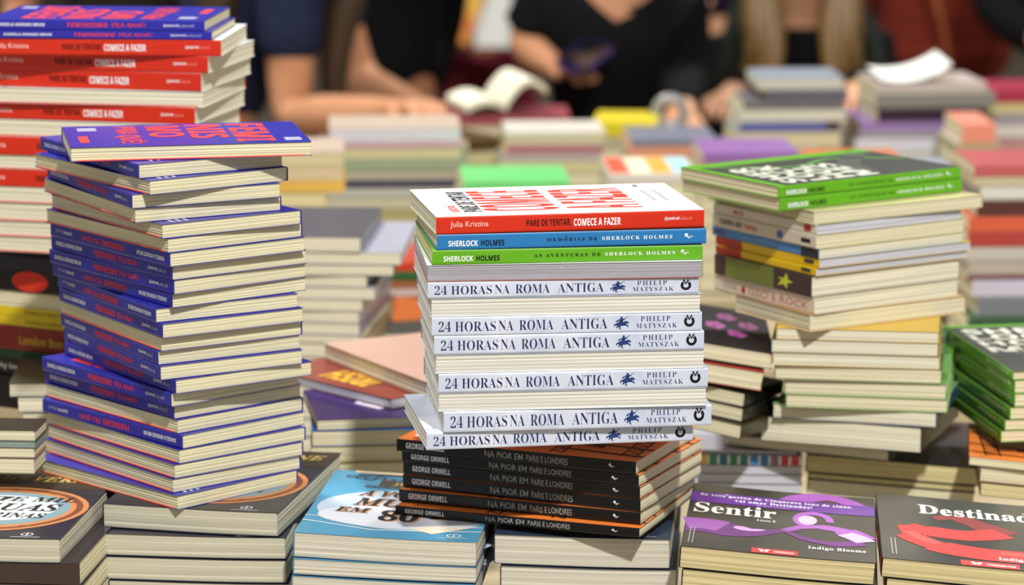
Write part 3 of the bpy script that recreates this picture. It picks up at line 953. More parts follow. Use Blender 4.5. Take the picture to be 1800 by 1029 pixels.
pile('lying on the second row behind the purple ribbon novel', 'second row books', 3.02, 792, [
    fit(3.02, 1561, 811, 1276, 1698, 66, 'SF', (16, 16, 18), front=(24, 24, 26), pages=ivory, look='black-covered book')])
dots = Art()
for i, c in enumerate(((220, 180, 60), (60, 140, 110), (50, 110, 150), (70, 130, 90), (60, 120, 110), (60, 120, 180), (60, 120, 180), (140, 110, 120), (200, 60, 70), (200, 60, 70))):
    dots.rect(.02 + .097 * i, .09 + .097 * i, .0, 1, ink(c), 1)
wsp = (214, 216, 226)
n1 = [fit(3.07, 1225, y, None, 1414 if y > 800 else 1405, 2, o, wsp, pages=grey, L=.16, W=.16, sa=s_, look=lk) for y, o, s_, lk in
      ((797, 'SB', None, 'white workbook, grey page edges out'), (816, 'SF', dots, 'white workbook with dotted coloured spine'), (832, 'SB', None, 'white workbook, grey page edges out'), (848, 'SB', None, 'white workbook, grey page edges out'), (866, 'SB', None, 'white workbook, grey page edges out'))]
pile('the white workbook pile', 'white workbooks', 3.07, 789, n1, tilt=(1.5, 0))
pile('the yellowed pile behind the ribbon novels', 'second row books', 3.06, 823, [
    fit(3.06, 1719, 855, 1416, None, 84, 'SB', (30, 30, 32), pages=yel, look='thick book, yellowed page edges out'), fit(3.06, 1714, 866, 1418, None, 84, 'SB', (110, 100, 90), pages=yel, look='thin book in shade'),
    fit(3.06, 1712, 892, 1416, None, 84, 'SB', (60, 60, 60), pages=cream, look='book with pale page edges')], tilt=(3.5, 0))
pile('the orange-topped pile', 'second row books', 2.95, 800, [
    dict(k=K_ORW, c=(1702, 818), l=None, r=None, o='SB', th=-8, look='orange-covered paperback'),
    fit(2.95, 1721, 846, None, 1990, -6, 'SB', (120, 40, 40), pages=cream, look='paperback, pale page edges out'), fit(2.95, 1722, 872, None, 1990, -6, 'SB', (120, 100, 80), pages=yel, look='paperback, pale page edges out')], tilt=(4.5, 0))
hs = []
for i, (cx, cy) in enumerate(((1781, 668), (1784, 692), (1784, 716), (1776, 738), (1767, 757), (1760, 778))):
    hs.append(dict(k=K_SHG, c=(cx, cy), l=None, r=None, o='SL', th=9, look='green-spined paperback with dark patterned cover' if i == 0 else 'green-spined paperback'))
pile('the fanned pile at the right edge', 'green paperbacks of the fanned pile', 2.97, 654, hs)

# leaning pile between the centre pile and the green-topped pile
flo = Art()
for cx, cy in ((.35, .5), (.6, .36), (.75, .6), (.5, .75)):
    for k in range(5):
        q = 2 * math.pi * k / 5
        flo.disc(cx + .07 * math.cos(q), cy + .05 * math.sin(q), .06, .04, ink((150, 70, 130)), 1, 10)
m_ = [fit(3.04, 1357, 650, 1205, None, 88, 'SB', (26, 26, 28), pages=cream, fa=flo, look='black book with purple flowers on its cover', tp=30, tilt=(9, 0)),
      fit(3.04, 1338, 688, 1200, None, 87, 'SB', (170, 60, 50), pages=cream, look='thick book with red cover edge', tp=36, tilt=(9, 0)),
      fit(3.04, 1306, 716, 1190, 1372, 62, 'SF', (20, 20, 16), pages=cream, look='black-spined book', tp=27, tilt=(6, 0)), fit(3.04, 1303, 742, 1190, 1368, 60, 'SF', (26, 26, 20), pages=cream, look='black-spined book', tp=27, tilt=(6, 0)),
      fit(3.04, 1300, 772, 1190, 1366, 60, 'SF', (60, 52, 30), pages=cream, look='olive-spined book', tp=27, tilt=(6, 0))]
pile('the leaning pile beside the centre', 'books of the leaning pile', 3.04, 612, m_)

# between the blue pile and the centre pile
shi = Art(); shi.text('IRISH', .50, 1.0, .42, .60, ink((226, 178, 44)), 'heavy', rot=(.75, .5, -math.pi / 2, .7)).disc(.5, .6, .4, .2, ink((116, 52, 40)), 1)
pur = Art(); pur.strip([(.1, .3), (.3, .36), (.5, .28), (.7, .4)], .05, ink((220, 210, 226)), 1, .7).text('noite', .2, .7, .4, .55, ink((220, 210, 226)), 'slant')
j_ = [fit(3.1, 757, 706, 575, None, 30, 'SR', (206, 160, 140), front=(196, 158, 142), back=(150, 60, 50), pages=ivory, W=.15, look='thick book with pinkish cover', tp=33),
      fit(3.08, 688, 720, 470, None, 42, 'SR', (126, 44, 34), front=(134, 52, 40), pages=grey, W=.15, fa=shi, look='brown book with yellow title', tp=19),
      fit(3.04, 557, 757, None, 860, 9, 'SB', (60, 22, 110), front=(52, 18, 98), pages=cream, W=.14, fa=pur, look='purple book', tp=19),
      fit(2.98, 548, 785, None, 830, 4, 'SB', (40, 110, 200), front=(40, 110, 200), pages=cream, look='blue-covered book in shade', tp=29),
      fit(2.96, 546, 813, None, 830, 3, 'SB', (180, 160, 110), pages=cream, look='shaded paperback', tp=29),
      fit(2.96, 545, 842, None, 830, 3, 'SB', (150, 140, 110), pages=cream, look='shaded paperback', tp=29),
      fit(2.96, 545, 872, None, 830, 3, 'SB', (150, 140, 110), pages=cream, look='shaded paperback', tp=29)]
pile('the jumbled pile near the blue pile', 'books of the jumbled pile', 3.0, 680, j_)
i_ = []
for cx, cy, r, sp in ((634, 444, 670, (90, 90, 96)), (705, 466, 731, (170, 170, 186)), (692, 485, 712, (60, 60, 70)), (645, 506, 690, (90, 84, 90)), (659, 527, 690, (170, 168, 190)),
                      (637, 548, 680, (150, 146, 160)), (631, 569, 688, (160, 156, 170)), (632, 590, 685, (110, 96, 150)), (632, 605, 684, (120, 90, 60)), (625, 630, 680, (160, 130, 80)), (624, 655, 680, (110, 90, 60)), (622, 680, 676, (110, 90, 60)), (622, 706, 676, (110, 90, 60))):
    i_.append(dict(k=gen(sp, pages=ivory, L=.21, W=.15), c=(cx, cy), l=None, r=r, o='SB' if (cy // 7) % 3 else 'SF', rng=(50, 92), look='pale paperback, page edges out'))
pile('the pale pile behind the blue books', 'paperbacks of the pale pile', 3.42, 417, i_, down=TABLE_Z + .003)
pile('the colourful pile behind the centre books', 'colourful pile books', 3.75, 461, [
    fit(3.75, 660, 478, None, 790, 4, 'SF', (190, 60, 36), look='red-spined book'), fit(3.75, 662, 493, None, 795, 4, 'SF', (40, 92, 44), look='green-spined book'),
    fit(3.75, 640, 509, None, 790, 6, 'SF', (150, 92, 60), look='brown-spined book'), fit(3.75, 640, 523, None, 790, 5, 'SF', (190, 170, 166), look='pinkish-spined book'),
    fit(3.62, 690, 566, None, 800, 20, 'SF', (220, 120, 66), look='thick orange-spined book'), fit(3.66, 660, 590, None, 800, 10, 'SF', (90, 90, 86), look='dark grey book'),
    fit(3.66, 640, 612, None, 800, 4, 'SF', (214, 210, 200), look='white-spined book'), fit(3.66, 640, 640, None, 800, 4, 'SF', (160, 130, 110), look='tan book')])

# left edge, under the red pile
pat = Art(); pat.disc(.80, .5, .10, .46, ink((206, 46, 30)), 1); pat.text('Jobs', .3, .42, .3, .7, GREYI, 'serif')
yl = Art(); yl.rect(0, .55, 0, 1, ink((178, 60, 30)), 1); yl.text('FORASTEIRO', .76, .96, .25, .7, ink((120, 100, 20)), 'bold')
lon = Art(); lon.text('London Boo', .72, .96, .25, .62, ink((206, 160, 50)), 'bold').text('HISTORIA', .42, .6, .3, .62, ink((190, 150, 90)), 'bold')
spi = Art(); spi.text('Spin', .6, .7, .3, .7, WHITE, 'serif').rect(.8, .83, .1, .9, ink((120, 50, 110)), 1)
k_ = [fit(3.08, 118, 482, None, 260, 62, 'SL', (40, 38, 56), L=.22, look='navy-spined book'), fit(3.08, 118, 522, None, 260, 62, 'SL', (30, 26, 26), L=.22, sa=pat, look='black-spined book with red patch'),
      fit(3.08, 120, 549, None, 260, 62, 'SR', (200, 190, 160), L=.22, look='book with cream page edges out'), fit(3.08, 121, 566, None, 260, 62, 'SL', (216, 188, 30), L=.22, sa=yl, look='yellow and red spined book'),
      fit(3.08, 122, 583, None, 260, 62, 'SL', (216, 188, 30), L=.22, sa=yl, look='lower yellow and red spined book'), fit(3.08, 124, 626, None, 260, 62, 'SL', (132, 40, 26), L=.22, sa=lon, look='brick-red spined book with yellow lettering'),
      fit(3.08, 124, 641, None, 260, 62, 'SL', (26, 70, 46), L=.22, look='dark green-spined book'), fit(3.08, 126, 672, None, 260, 62, 'SL', (34, 34, 34), L=.22, sa=spi, look='black-spined book'),
      fit(3.08, 112, 700, None, 260, 62, 'SL', (26, 22, 20), L=.22, look='black-spined book in shade'), fit(3.08, 112, 730, None, 260, 62, 'SL', (30, 24, 20), L=.22, look='black-spined book in shade')]
pile('the mixed pile below the reds', 'books of the mixed pile', 3.08, 459, k_)
pile('the short pile beside the mixed pile', 'short pile books', 2.97, 674, [
    fit(2.97, 16, 698, None, 112, 3, 'SB', (60, 70, 60), pages=ivory, look='white-edged book'), fit(2.97, 31, 726, None, 112, 3, 'SB', (40, 50, 80), pages=ivory, look='white-edged book with blue cover'),
    fit(2.97, 40, 752, None, 112, 3, 'SB', (40, 50, 80), pages=ivory, look='half hidden blue-covered book'), fit(2.97, 40, 780, None, 112, 3, 'SB', (140, 130, 110), pages=ivory, look='half hidden book'), fit(2.97, 40, 808, None, 112, 3, 'SB', (140, 130, 110), pages=ivory, look='half hidden book')])
pile('the dark-covered pile behind the porthole classic', 'dark-covered pile books', 2.8, 757, [
    fit(2.8, 63, 776, None, 74, 86, 'SB', (40, 38, 36), pages=cream, L=.16, W=.18, look='book with dark speckled cover'), fit(2.8, 63, 788, None, 74, 86, 'SB', (110, 130, 126), pages=(150, 160, 150), L=.16, W=.18, look='teal-grey edged book'),
    fit(2.8, 62, 806, None, 74, 86, 'SB', (130, 70, 60), pages=cream, L=.16, W=.18, look='book with cream page edges'), fit(2.8, 62, 834, None, 74, 86, 'SB', (60, 50, 40), pages=cream, L=.16, W=.18, look='book mostly hidden')])

# ------------------------------------------------------------------ crowded stacks further back
FRONTS = [(196, 178, 160), (150, 120, 112), (140, 150, 164), (206, 198, 170), (176, 120, 110), (120, 116, 110), (210, 206, 196), (190, 160, 110)]
def far(phrase, D, top, rows, th=3):
    n = len(rows)
    sp = []
    for row in rows:
        x0, x1, yb, face, col = row[:5]
        lk = row[5]
        t = row[6] if len(row) > 6 else th
        if face == 's': sp.append(fit(D, x0, yb, None, x1, t, 'SF', col, pages=cream, look=lk))
        elif face == 'p': sp.append(fit(D, x0, yb, None, x1, t, 'SB', (150, 140, 130), front=row[7] if len(row) > 7 else FRONTS[(int(row[0]) * 7 + int(row[2])) % len(FRONTS)], pages=col, look=lk))
    return pile(phrase, 'books of ' + phrase, D, top, sp, down=TIER_Z + .003)

far('the long pale stack behind the blue pile', 4.3, 226, [
    (578, 812, 250, 'p', (222, 218, 226), 'white-paged book'), (582, 812, 261, 's', (196, 160, 168), 'thin rose-spined book'), (560, 812, 281, 'p', (214, 204, 160), 'cream-paged book'),
    (572, 822, 302, 's', (150, 160, 130), 'mottled teal-yellow book', 3), (568, 800, 317, 'p', (196, 184, 160), 'beige-paged book'), (570, 800, 331, 's', (60, 60, 86), 'navy book'),
    (574, 790, 349, 'p', (196, 194, 186), 'grey-paged book'), (572, 790, 368, 'p', (206, 200, 172), 'pale-paged book'), (570, 792, 385, 'p', (178, 170, 120), 'olive-paged book'), (566, 800, 402, 'p', (216, 206, 164), 'cream-paged book'),
    (566, 800, 425, 'p', (206, 196, 164), 'cream-paged book low down')])
far('the mustard stack beside the tall blue pile', 4.0, 268, [
    (480, 606, 296, 'p', (216, 204, 160), 'cream-paged book'), (470, 600, 318, 's', (206, 186, 150), 'tan-spined book'), (475, 604, 340, 's', (216, 176, 80), 'mustard-spined book'),
    (478, 575, 368, 'p', (222, 210, 160), 'cream-paged book'), (478, 566, 392, 's', (208, 168, 70), 'mustard-spined book'), (480, 566, 420, 's', (70, 64, 60), 'dark-spined book'), (470, 560, 450, 'p', cream, 'cream-paged book'), (470, 560, 480, 'p', cream, 'cream-paged book')])
far('the grey stack behind the pale pile', 3.97, 436, [
    (545, 770, 452, 's', (170, 168, 164), 'grey book with broad cover showing'), (540, 770, 476, 'p', (200, 196, 186), 'grey-paged book'), (540, 770, 500, 'p', cream, 'cream-paged book'), (540, 770, 530, 'p', cream, 'cream-paged book')])
far('the rose-striped stack behind the centre pile', 4.6, 234, [
    (890, 1064, 256, 'p', (214, 206, 172), 'cream-paged book'), (892, 1062, 270, 's', (170, 110, 118), 'rose-spined book'), (884, 1058, 283, 'p', (196, 186, 184), 'greyish-paged book'), (880, 1054, 306, 'p', (214, 206, 160), 'cream-paged book'),
    (880, 1054, 330, 'p', cream, 'cream-paged book'), (880, 1054, 360, 'p', cream, 'cream-paged book'), (880, 1054, 390, 'p', cream, 'cream-paged book')])
far('the brown-topped stack behind the centre pile', 4.7, 246, [
    (822, 884, 268, 's', (84, 62, 26), 'dark brown book', 30), (815, 884, 290, 'p', (206, 196, 150), 'cream-paged book', 20), (815, 884, 315, 'p', cream, 'cream-paged book', 20), (815, 884, 340, 'p', cream, 'cream-paged book', 20), (815, 884, 370, 'p', cream, 'cream-paged book', 20)], th=20)
far('the green-covered stack behind the white cover', 4.15, 318, [
    (815, 1000, 338, 's', (112, 206, 120), 'bright green book'), (815, 1000, 360, 'p', cream, 'cream-paged book'), (815, 1000, 390, 'p', cream, 'cream-paged book'), (815, 1000, 420, 'p', cream, 'cream-paged book'), (815, 1000, 450, 'p', cream, 'cream-paged book')])
far('the yellow-topped stack in the middle', 4.9, 214, [
    (1040, 1152, 240, 's', (214, 196, 40), 'bright yellow book', -6), (1030, 1170, 262, 'p', (190, 180, 150), 'beige-paged book', -4), (1030, 1170, 285, 'p', cream, 'cream-paged book', -4), (1030, 1170, 310, 'p', cream, 'cream-paged book'), (1030, 1170, 335, 'p', cream, 'cream-paged book')])
far('the salmon stack in the middle', 4.6, 244, [
    (1110, 1262, 258, 's', (120, 124, 140), 'bluish grey book'), (1105, 1250, 276, 's', (214, 146, 112), 'salmon-spined book'), (1110, 1250, 296, 'p', (200, 176, 160), 'beige-paged book'), (1110, 1250, 320, 'p', cream, 'cream-paged book'), (1110, 1250, 345, 'p', cream, 'cream-paged book'), (1110, 1250, 372, 'p', cream, 'cream-paged book')])
stripes = Art()
for i, c in enumerate(((206, 84, 54), (228, 214, 180), (228, 160, 60), (160, 204, 214))):
    stripes.rect(.05, .95, .76 - .24 * i, .98 - .24 * i, ink(c), 1)
pile('the stripe-covered stack behind the white cover', 'books of the stripe-covered stack', 4.1, 306, [
    fit(4.1, 1072, 324, None, 1226, 3, 'SF', (206, 200, 190), pages=cream, fa=stripes, W=.16, look='book with coloured stripes'), fit(4.1, 1070, 350, None, 1226, 3, 'SB', (150, 150, 150), pages=cream, look='cream-paged book'),
    fit(4.1, 1070, 375, None, 1226, 3, 'SB', (150, 150, 150), pages=cream, look='cream-paged book'), fit(4.1, 1070, 400, None, 1226, 3, 'SB', (150, 150, 150), pages=cream, look='cream-paged book'), fit(4.1, 1070, 430, None, 1226, 3, 'SB', (150, 150, 150), pages=cream, look='cream-paged book')], down=TIER_Z + .003)
far('the purple stack behind the green-topped pile', 4.3, 268, [
    (1236, 1400, 288, 's', (146, 104, 168), 'purple-spined book'), (1230, 1400, 304, 's', (180, 130, 110), 'brown-spined book'), (1230, 1400, 325, 'p', cream, 'cream-paged book'), (1230, 1400, 350, 'p', cream, 'cream-paged book'), (1230, 1400, 375, 'p', cream, 'cream-paged book'), (1230, 1400, 400, 'p', cream, 'cream-paged book')])
far('the blue-banded stack by the long-haired person', 4.75, 138, [
    (1332, 1484, 158, 'p', (214, 212, 196), 'pale-paged book'), (1350, 1490, 178, 's', (96, 94, 106), 'dark grey book'), (1306, 1478, 193, 's', (110, 108, 114), 'grey-spined book'), (1300, 1488, 215, 'p', (222, 218, 200), 'white-paged book'),
    (1300, 1450, 232, 's', (90, 96, 160), 'blue-spined book'), (1292, 1478, 262, 'p', (218, 206, 170), 'cream-paged book'), (1282, 1440, 287, 's', (170, 160, 180), 'lilac-grey book'), (1282, 1440, 312, 'p', cream, 'cream-paged book')])
far('the loose-paper-topped stack before the red sweater', 4.8, 147, [
    (1540, 1734, 166, 's', (190, 178, 172), 'pinkish grey book'), (1540, 1752, 191, 's', (130, 128, 120), 'grey-spined book with white lettering'), (1542, 1728, 214, 's', (48, 28, 50), 'dark plum book'),
    (1512, 1690, 231, 's', (150, 120, 176), 'lilac-spined book'), (1510, 1690, 243, 's', (160, 150, 166), 'grey-lilac book'), (1502, 1686, 271, 'p', (220, 220, 232), 'white-paged book'), (1502, 1690, 296, 'p', cream, 'cream-paged book')], th=6)
far('the crimson-topped stack at the far table corner', 4.9, 158, [
    (1742, 1850, 181, 's', (160, 40, 70), 'crimson-spined book'), (1740, 1850, 200, 'p', (210, 196, 140), 'yellowed-paged book'), (1748, 1850, 219, 's', (150, 140, 150), 'grey-spined book'), (1748, 1850, 242, 'p', (216, 212, 206), 'white-paged book'), (1746, 1850, 262, 's', (176, 130, 130), 'rose-spined book'), (1746, 1850, 285, 'p', cream, 'cream-paged book')])
far('the small salmon stack below the red sweater', 4.6, 218, [
    (1690, 1750, 252, 's', (226, 140, 116), 'small salmon book'), (1680, 1760, 270, 'p', (180, 170, 130), 'beige-paged book'), (1680, 1760, 295, 'p', cream, 'cream-paged book'), (1680, 1760, 320, 'p', cream, 'cream-paged book')])
far('the orange-covered stack behind the green spines', 4.1, 288, [
    (1430, 1600, 304, 's', (206, 120, 70), 'orange-covered book'), (1440, 1690, 322, 'p', (206, 190, 140), 'beige-paged book'), (1440, 1690, 345, 'p', cream, 'cream-paged book'), (1440, 1690, 370, 'p', cream, 'cream-paged book'), (1440, 1690, 400, 'p', cream, 'cream-paged book'), (1440, 1690, 430, 'p', cream, 'cream-paged book')])
far('the red stack at the right edge', 3.95, 290, [
    (1712, 1860, 311, 's', (186, 90, 92), 'rose-red book'), (1712, 1860, 328, 'p', (206, 196, 160), 'cream-paged book'), (1722, 1860, 352, 'p', (220, 218, 210), 'white-paged book'), (1716, 1860, 381, 's', (84, 46, 40), 'dark brown book'),
    (1702, 1860, 408, 's', (206, 90, 60), 'orange-red book'), (1700, 1860, 434, 's', (168, 60, 54), 'brick-red book'), (1696, 1860, 460, 'p', (196, 190, 182), 'grey-paged book'), (1700, 1860, 484, 'p', (184, 174, 160), 'beige-paged book'), (1700, 1860, 493, 's', (110, 54, 60), 'thin maroon book'),
    (1708, 1860, 522, 's', (190, 186, 204), 'lilac-white glossy book'), (1718, 1860, 556, 's', (112, 116, 126), 'slate grey book'), (1700, 1860, 586, 's', (50, 84, 58), 'dark green book'), (1700, 1860, 612, 's', (60, 60, 60), 'dark book low down')])
far('the low stack under the open book', 5.0, 205, [
    (786, 1000, 221, 's', (146, 66, 76), 'thin maroon-spined book', 2), (784, 1006, 240, 'p', (206, 196, 170), 'beige-paged book', 2), (784, 1006, 260, 'p', cream, 'cream-paged book', 2), (784, 1006, 285, 'p', cream, 'cream-paged book', 2)])
# ------------------------------------------------------------------ people
def skin_tone(n, c): return mat(n, c, rough=0.5, var=0.05, scale=14, spec=0.35)
def cloth(n, c, rgb2=None, scale=40, stretch=None): return mat(n, c, rough=0.9, var=0.12, scale=scale, spec=0.1, rgb2=rgb2, stretch=stretch, bump=0.2)

def skinned(name, nodes, edges, m, parent, sub=2, cut=None, root=0):
    """one continuous surface grown over a skeleton: nodes = [(x, y, z, rx, ry)]"""
    me = bpy.data.meshes.new(name)
    me.from_pydata([n[:3] for n in nodes], edges, [])
    o = bpy.data.objects.new(name, me)
    COL.objects.link(o)
    sk = o.modifiers.new('skin', 'SKIN')
    sk.use_smooth_shade = True
    for i, n in enumerate(nodes):
        sv = me.skin_vertices[0].data[i]
        sv.radius = (n[3], n[4] if len(n) > 4 else n[3])
        sv.use_root = (i == root)
    ss = o.modifiers.new('round', 'SUBSURF'); ss.levels = sub; ss.render_levels = sub
    dg = bpy.context.evaluated_depsgraph_get(); dg.update()
    nm = bpy.data.meshes.new_from_object(o.evaluated_get(dg))
    nm.name = name
    bpy.data.objects.remove(o)
    if cut:
        bm = bmesh.new(); bm.from_mesh(nm)
        dead = [f for f in bm.faces if cut(f.calc_center_median())]
        bmesh.ops.delete(bm, geom=dead, context='FACES')
        bm.to_mesh(nm); bm.free()
    nm.materials.clear(); nm.materials.append(m)
    for p in nm.polygons: p.use_smooth = True
    return link(name, nm, parent)

def lerp(a, b, t): return tuple(a[i] + (b[i] - a[i]) * t for i in range(3))

def person(label, root, J, skin, hairm, shirt, trousers, sleeve=.55, girth=1.0, vneck=None, hair=None, group=None, skirt=False):
    """J: world positions of joints: hip, chest, neck, head, and (sh, el, wr, tip) for L and R, plus knees and feet"""
    R = Vector(root)
    r_ = empty('person', R)
    def q(p): return (p[0] - R.x, p[1] - R.y, p[2] - R.z)
    g = girth
    nodes = []; edges = []; ix = {}
    def nd(k, p, rx, ry=None, link_to=None):
        ix[k] = len(nodes)
        nodes.append((*q(p), rx, ry if ry else rx))
        if link_to is not None: edges.append((ix[link_to], ix[k]))
    nd('hip', J['hip'], .125 * g, .10 * g)
    nd('waist', lerp(J['hip'], J['chest'], .45), .105 * g, .085 * g, 'hip')
    nd('chest', J['chest'], .125 * g, .095 * g, 'waist')
    nd('collar', lerp(J['chest'], J['neck'], .72), .075, .06, 'chest')
    nd('neck', J['neck'], .046, .046, 'collar')
    nd('jaw', lerp(J['neck'], J['head'], .55), .060, .066, 'neck')
    nd('head', J['head'], .078, .088, 'jaw')
    nd('crown', tuple(J['head'][i] + (J['head'][i] - J['neck'][i]) * .45 for i in range(3)), .055, .06, 'head')
    f = Vector(J.get('face', (0, -1, 0)))
    hd = Vector(J['head'])
    nd('nose', hd + f * .105 + Vector((0, 0, -.02)), .012, .012, 'head')
    side = f.cross(Vector((0, 0, 1)))
    nd('ear', hd + side * .088, .014, .02, 'head'); nd('ear2', hd - side * .088, .014, .02, 'head')
    for s in 'LR':
        if 'sh' + s not in J: continue
        sh, el, wr, tp = J['sh' + s], J['el' + s], J['wr' + s], J['tip' + s]
        nd('sh' + s, sh, .058, .055, 'collar'); nd('um' + s, lerp(sh, el, .5), .047, .047, 'sh' + s)
        nd('el' + s, el, .039, .039, 'um' + s); nd('fm' + s, lerp(el, wr, .35), .038, .038, 'el' + s); nd('wr' + s, wr, .025, .022, 'fm' + s)
        W = Vector(wr); d = Vector(tp) - W; Ln = d.length; d.normalize()
        up = Vector((0, 0, 1)); pl = d.cross(up)
        if pl.length < .1: pl = Vector((1, 0, 0))
        pl.normalize(); nrm = pl.cross(d)
        palm = W + d * (Ln * .42)
        nd('palm' + s, palm, .036, .017, 'wr' + s)
        for k, (o_, ln) in enumerate(((-.030, .92), (-.010, 1.0), (.010, .95), (.028, .78))):
            b0 = palm + d * (Ln * .12) + pl * o_
            m0 = W + d * (Ln * (.42 + .32 * ln)) + pl * (o_ * 1.15) - nrm * .008
            t0 = W + d * (Ln * (.38 + .58 * ln)) + pl * (o_ * 1.1) - nrm * .026
            nd('f%s%d' % (s, k), b0, .010, .010, 'palm' + s); nd('g%s%d' % (s, k), m0, .0085, .0085, 'f%s%d' % (s, k)); nd('h%s%d' % (s, k), t0, .0075, .0075, 'g%s%d' % (s, k))
        sg = 1 if s == 'L' else -1
        nd('t%s0' % s, W + d * (Ln * .22) - pl * .034 * sg, .012, .012, 'wr' + s); nd('t%s1' % s, W + d * (Ln * .5) - pl * .052 * sg - nrm * .012, .0095, .0095, 't%s0' % s)
    for s in 'LR':
        hp = J['hip']; kn, ft = J['kn' + s], J['ft' + s]
        nd('th' + s, lerp(hp, kn, .25), .085 * g, .085 * g, 'hip'); nd('kn' + s, kn, .058, .058, 'th' + s)
        nd('cf' + s, lerp(kn, ft, .35), .052, .052, 'kn' + s); nd('an' + s, ft, .036, .036, 'cf' + s)
        fwd = Vector(J.get('toe', (0, -1, 0)))
        nd('to' + s, Vector(ft) + fwd * .16 + Vector((0, 0, -.045)), .035, .028, 'an' + s)
    skinned('body', nodes, edges, skin, r_)
    # shirt
    n2 = []; e2 = []; i2 = {}
    def n_(k, src, grow, to=None, p=None):
        i2[k] = len(n2)
        b_ = nodes[ix[src]] if p is None else (*q(p), nodes[ix[src]][3], nodes[ix[src]][4])
        n2.append((b_[0], b_[1], b_[2], b_[3] + grow, b_[4] + grow))
        if to is not None: e2.append((i2[to], i2[k]))
    n_('hip', 'hip', .022); n_('waist', 'waist', .018, 'hip'); n_('chest', 'chest', .014, 'waist'); n_('collar', 'collar', .016, 'chest')
    if J.get('turtle'): n_('neck', 'neck', .014, 'collar')
    for s in 'LR':
        if 'sh' + s not in J: continue
        n_('sh' + s, 'sh' + s, .014, 'collar')
        sh, el = J['sh' + s], J['el' + s]
        sv_ = J.get('slv' + s, sleeve)
        if sv_ <= 1:
            n_('sl' + s, 'um' + s, .016, 'sh' + s, lerp(sh, el, sv_ * .6)); n_('sm' + s, 'um' + s, .016, 'sl' + s, lerp(sh, el, sv_))
        else:
            n_('sl' + s, 'um' + s, .014, 'sh' + s); n_('se' + s, 'el' + s, .014, 'sl' + s); n_('sw' + s, 'wr' + s, .016, 'se' + s, lerp(el, J['wr' + s], .92))
    cut = None
    if vneck:
        zb, zt, w_, cx = vneck
        cut = lambda c: (c.z + R.z > zb) and abs(c.x + R.x - cx) < w_ * (c.z + R.z - zb) / (zt - zb) and (c.y < 0)
    skinned('shirt', n2, e2, shirt, r_, sub=3 if vneck else 2, cut=cut)
    # trousers
    n3 = []; e3 = []
    n3.append((*nodes[ix['hip']][:3], nodes[ix['hip']][3] + .012, nodes[ix['hip']][4] + .012))
    for s in 'LR':
        a_ = len(n3)
        for k, gr in (('th' + s, .012), ('kn' + s, .014), ('cf' + s, .014), ('an' + s, .016)):
            b_ = nodes[ix[k]]
            n3.append((b_[0], b_[1], b_[2], b_[3] + gr, b_[4] + gr))
        e3 += [(0, a_), (a_, a_ + 1), (a_ + 1, a_ + 2), (a_ + 2, a_ + 3)]
    skinned('trousers', n3, e3, trousers, r_)
    if hair:
        mb = MB()
        for pts, rad in hair:
            pp = [q(p) for p in spline(pts, 5)]
            n = len(pp)
            rr = [tuple(v * (0.55 + 0.45 * math.sin(math.pi * min(1, .15 + .95 * i / n))) for v in (rad if isinstance(rad, tuple) else (rad, rad))) for i in range(n)]
            mb.tube(pp, rr, hairm, 12)
        mb.build('hair', r_)
    tag(r_, label, 'person', group)
    return r_, R

def pt(px, py, D): return tuple(at_depth(px, py, D))
def stand(J, x, y, spread=.1, toe=(0, -1, 0)):
    h = J['hip']
    for s, sg in (('L', 1), ('R', -1)):
        lat = (sg * spread, 0) if abs(toe[1]) > .5 else (0, sg * spread)
        J['kn' + s] = ((h[0] + x) / 2 + lat[0], (h[1] + y) / 2 + lat[1], h[2] * .52)
        J['ft' + s] = (x + lat[0], y + lat[1], .08)
    J['toe'] = toe
    return J

TAN = skin_tone('skin_tan', (196, 140, 104)); FAIR = skin_tone('skin_fair', (214, 160, 124)); DEEP = skin_tone('skin_warm', (168, 112, 80))
BROWNH = mat('hair_brown', (74, 52, 30), rough=0.5, scale=30, stretch=(8, 8, 1), var=.3); BLONDEH = mat('hair_golden', (132, 100, 52), rough=0.45, scale=30, stretch=(8, 8, 1), var=.3)
DARKH = mat('hair_dark', (34, 24, 16), rough=0.5, scale=30, stretch=(8, 8, 1), var=.2)
NAVYC = cloth('navy_cotton', (36, 42, 66)); BLACKC = cloth('black_cotton', (20, 20, 22)); DENIM = cloth('denim', (50, 60, 84)); GREENC = cloth('dark_green_jacket', (38, 42, 36))
SWEAT = cloth('brick_red_knit', (122, 46, 34), rgb2=(88, 30, 22), scale=1.0, stretch=(.5, .5, 34)); MAROON = cloth('maroon_cloth', (98, 30, 40)); PLUM = cloth('plum_cloth', (40, 28, 48)); LIGHTC = cloth('pale_grey_cloth', (186, 190, 196))

# navy tee, leaning on the books with one forearm
D1 = 5.45
sh = pt(508, -60, D1); el = pt(512, 208, D1 - .02); wr = pt(695, 194, 5.22); tp = pt(786, 188, 5.12)
J = dict(hip=(-.56, D1 + .17, .92), chest=(-.45, D1 + .13, 1.20), neck=(-.37, D1 + .14, 1.34), head=(-.28, D1 + .14, 1.45), face=(1, 0, 0),
         shR=sh, elR=el, wrR=wr, tipR=tp, shL=(sh[0] + .02, D1 + .30, sh[2]), elL=(sh[0] + .10, D1 + .36, el[2] + .02), wrL=(sh[0] + .22, D1 + .2, .94), tipL=(sh[0] + .36, D1 + .15, .93))
stand(J, -.6, D1 + .2, .09, (1, 0, 0))
hz = [([(-.36, D1 + .10, 1.55), (-.46, D1 + .06, 1.36), (-.50, D1 + .02, 1.20), (-.51, D1 + .02, 1.06)], .05), ([(-.34, D1 + .2, 1.55), (-.44, D1 + .22, 1.35), (-.50, D1 + .2, 1.1)], .06),
      ([(-.26, D1 + .06, 1.54), (-.25, D1 + .06, 1.3), (-.30, D1 + .05, 1.1), (-.31, D1 + .05, .96)], .034)]
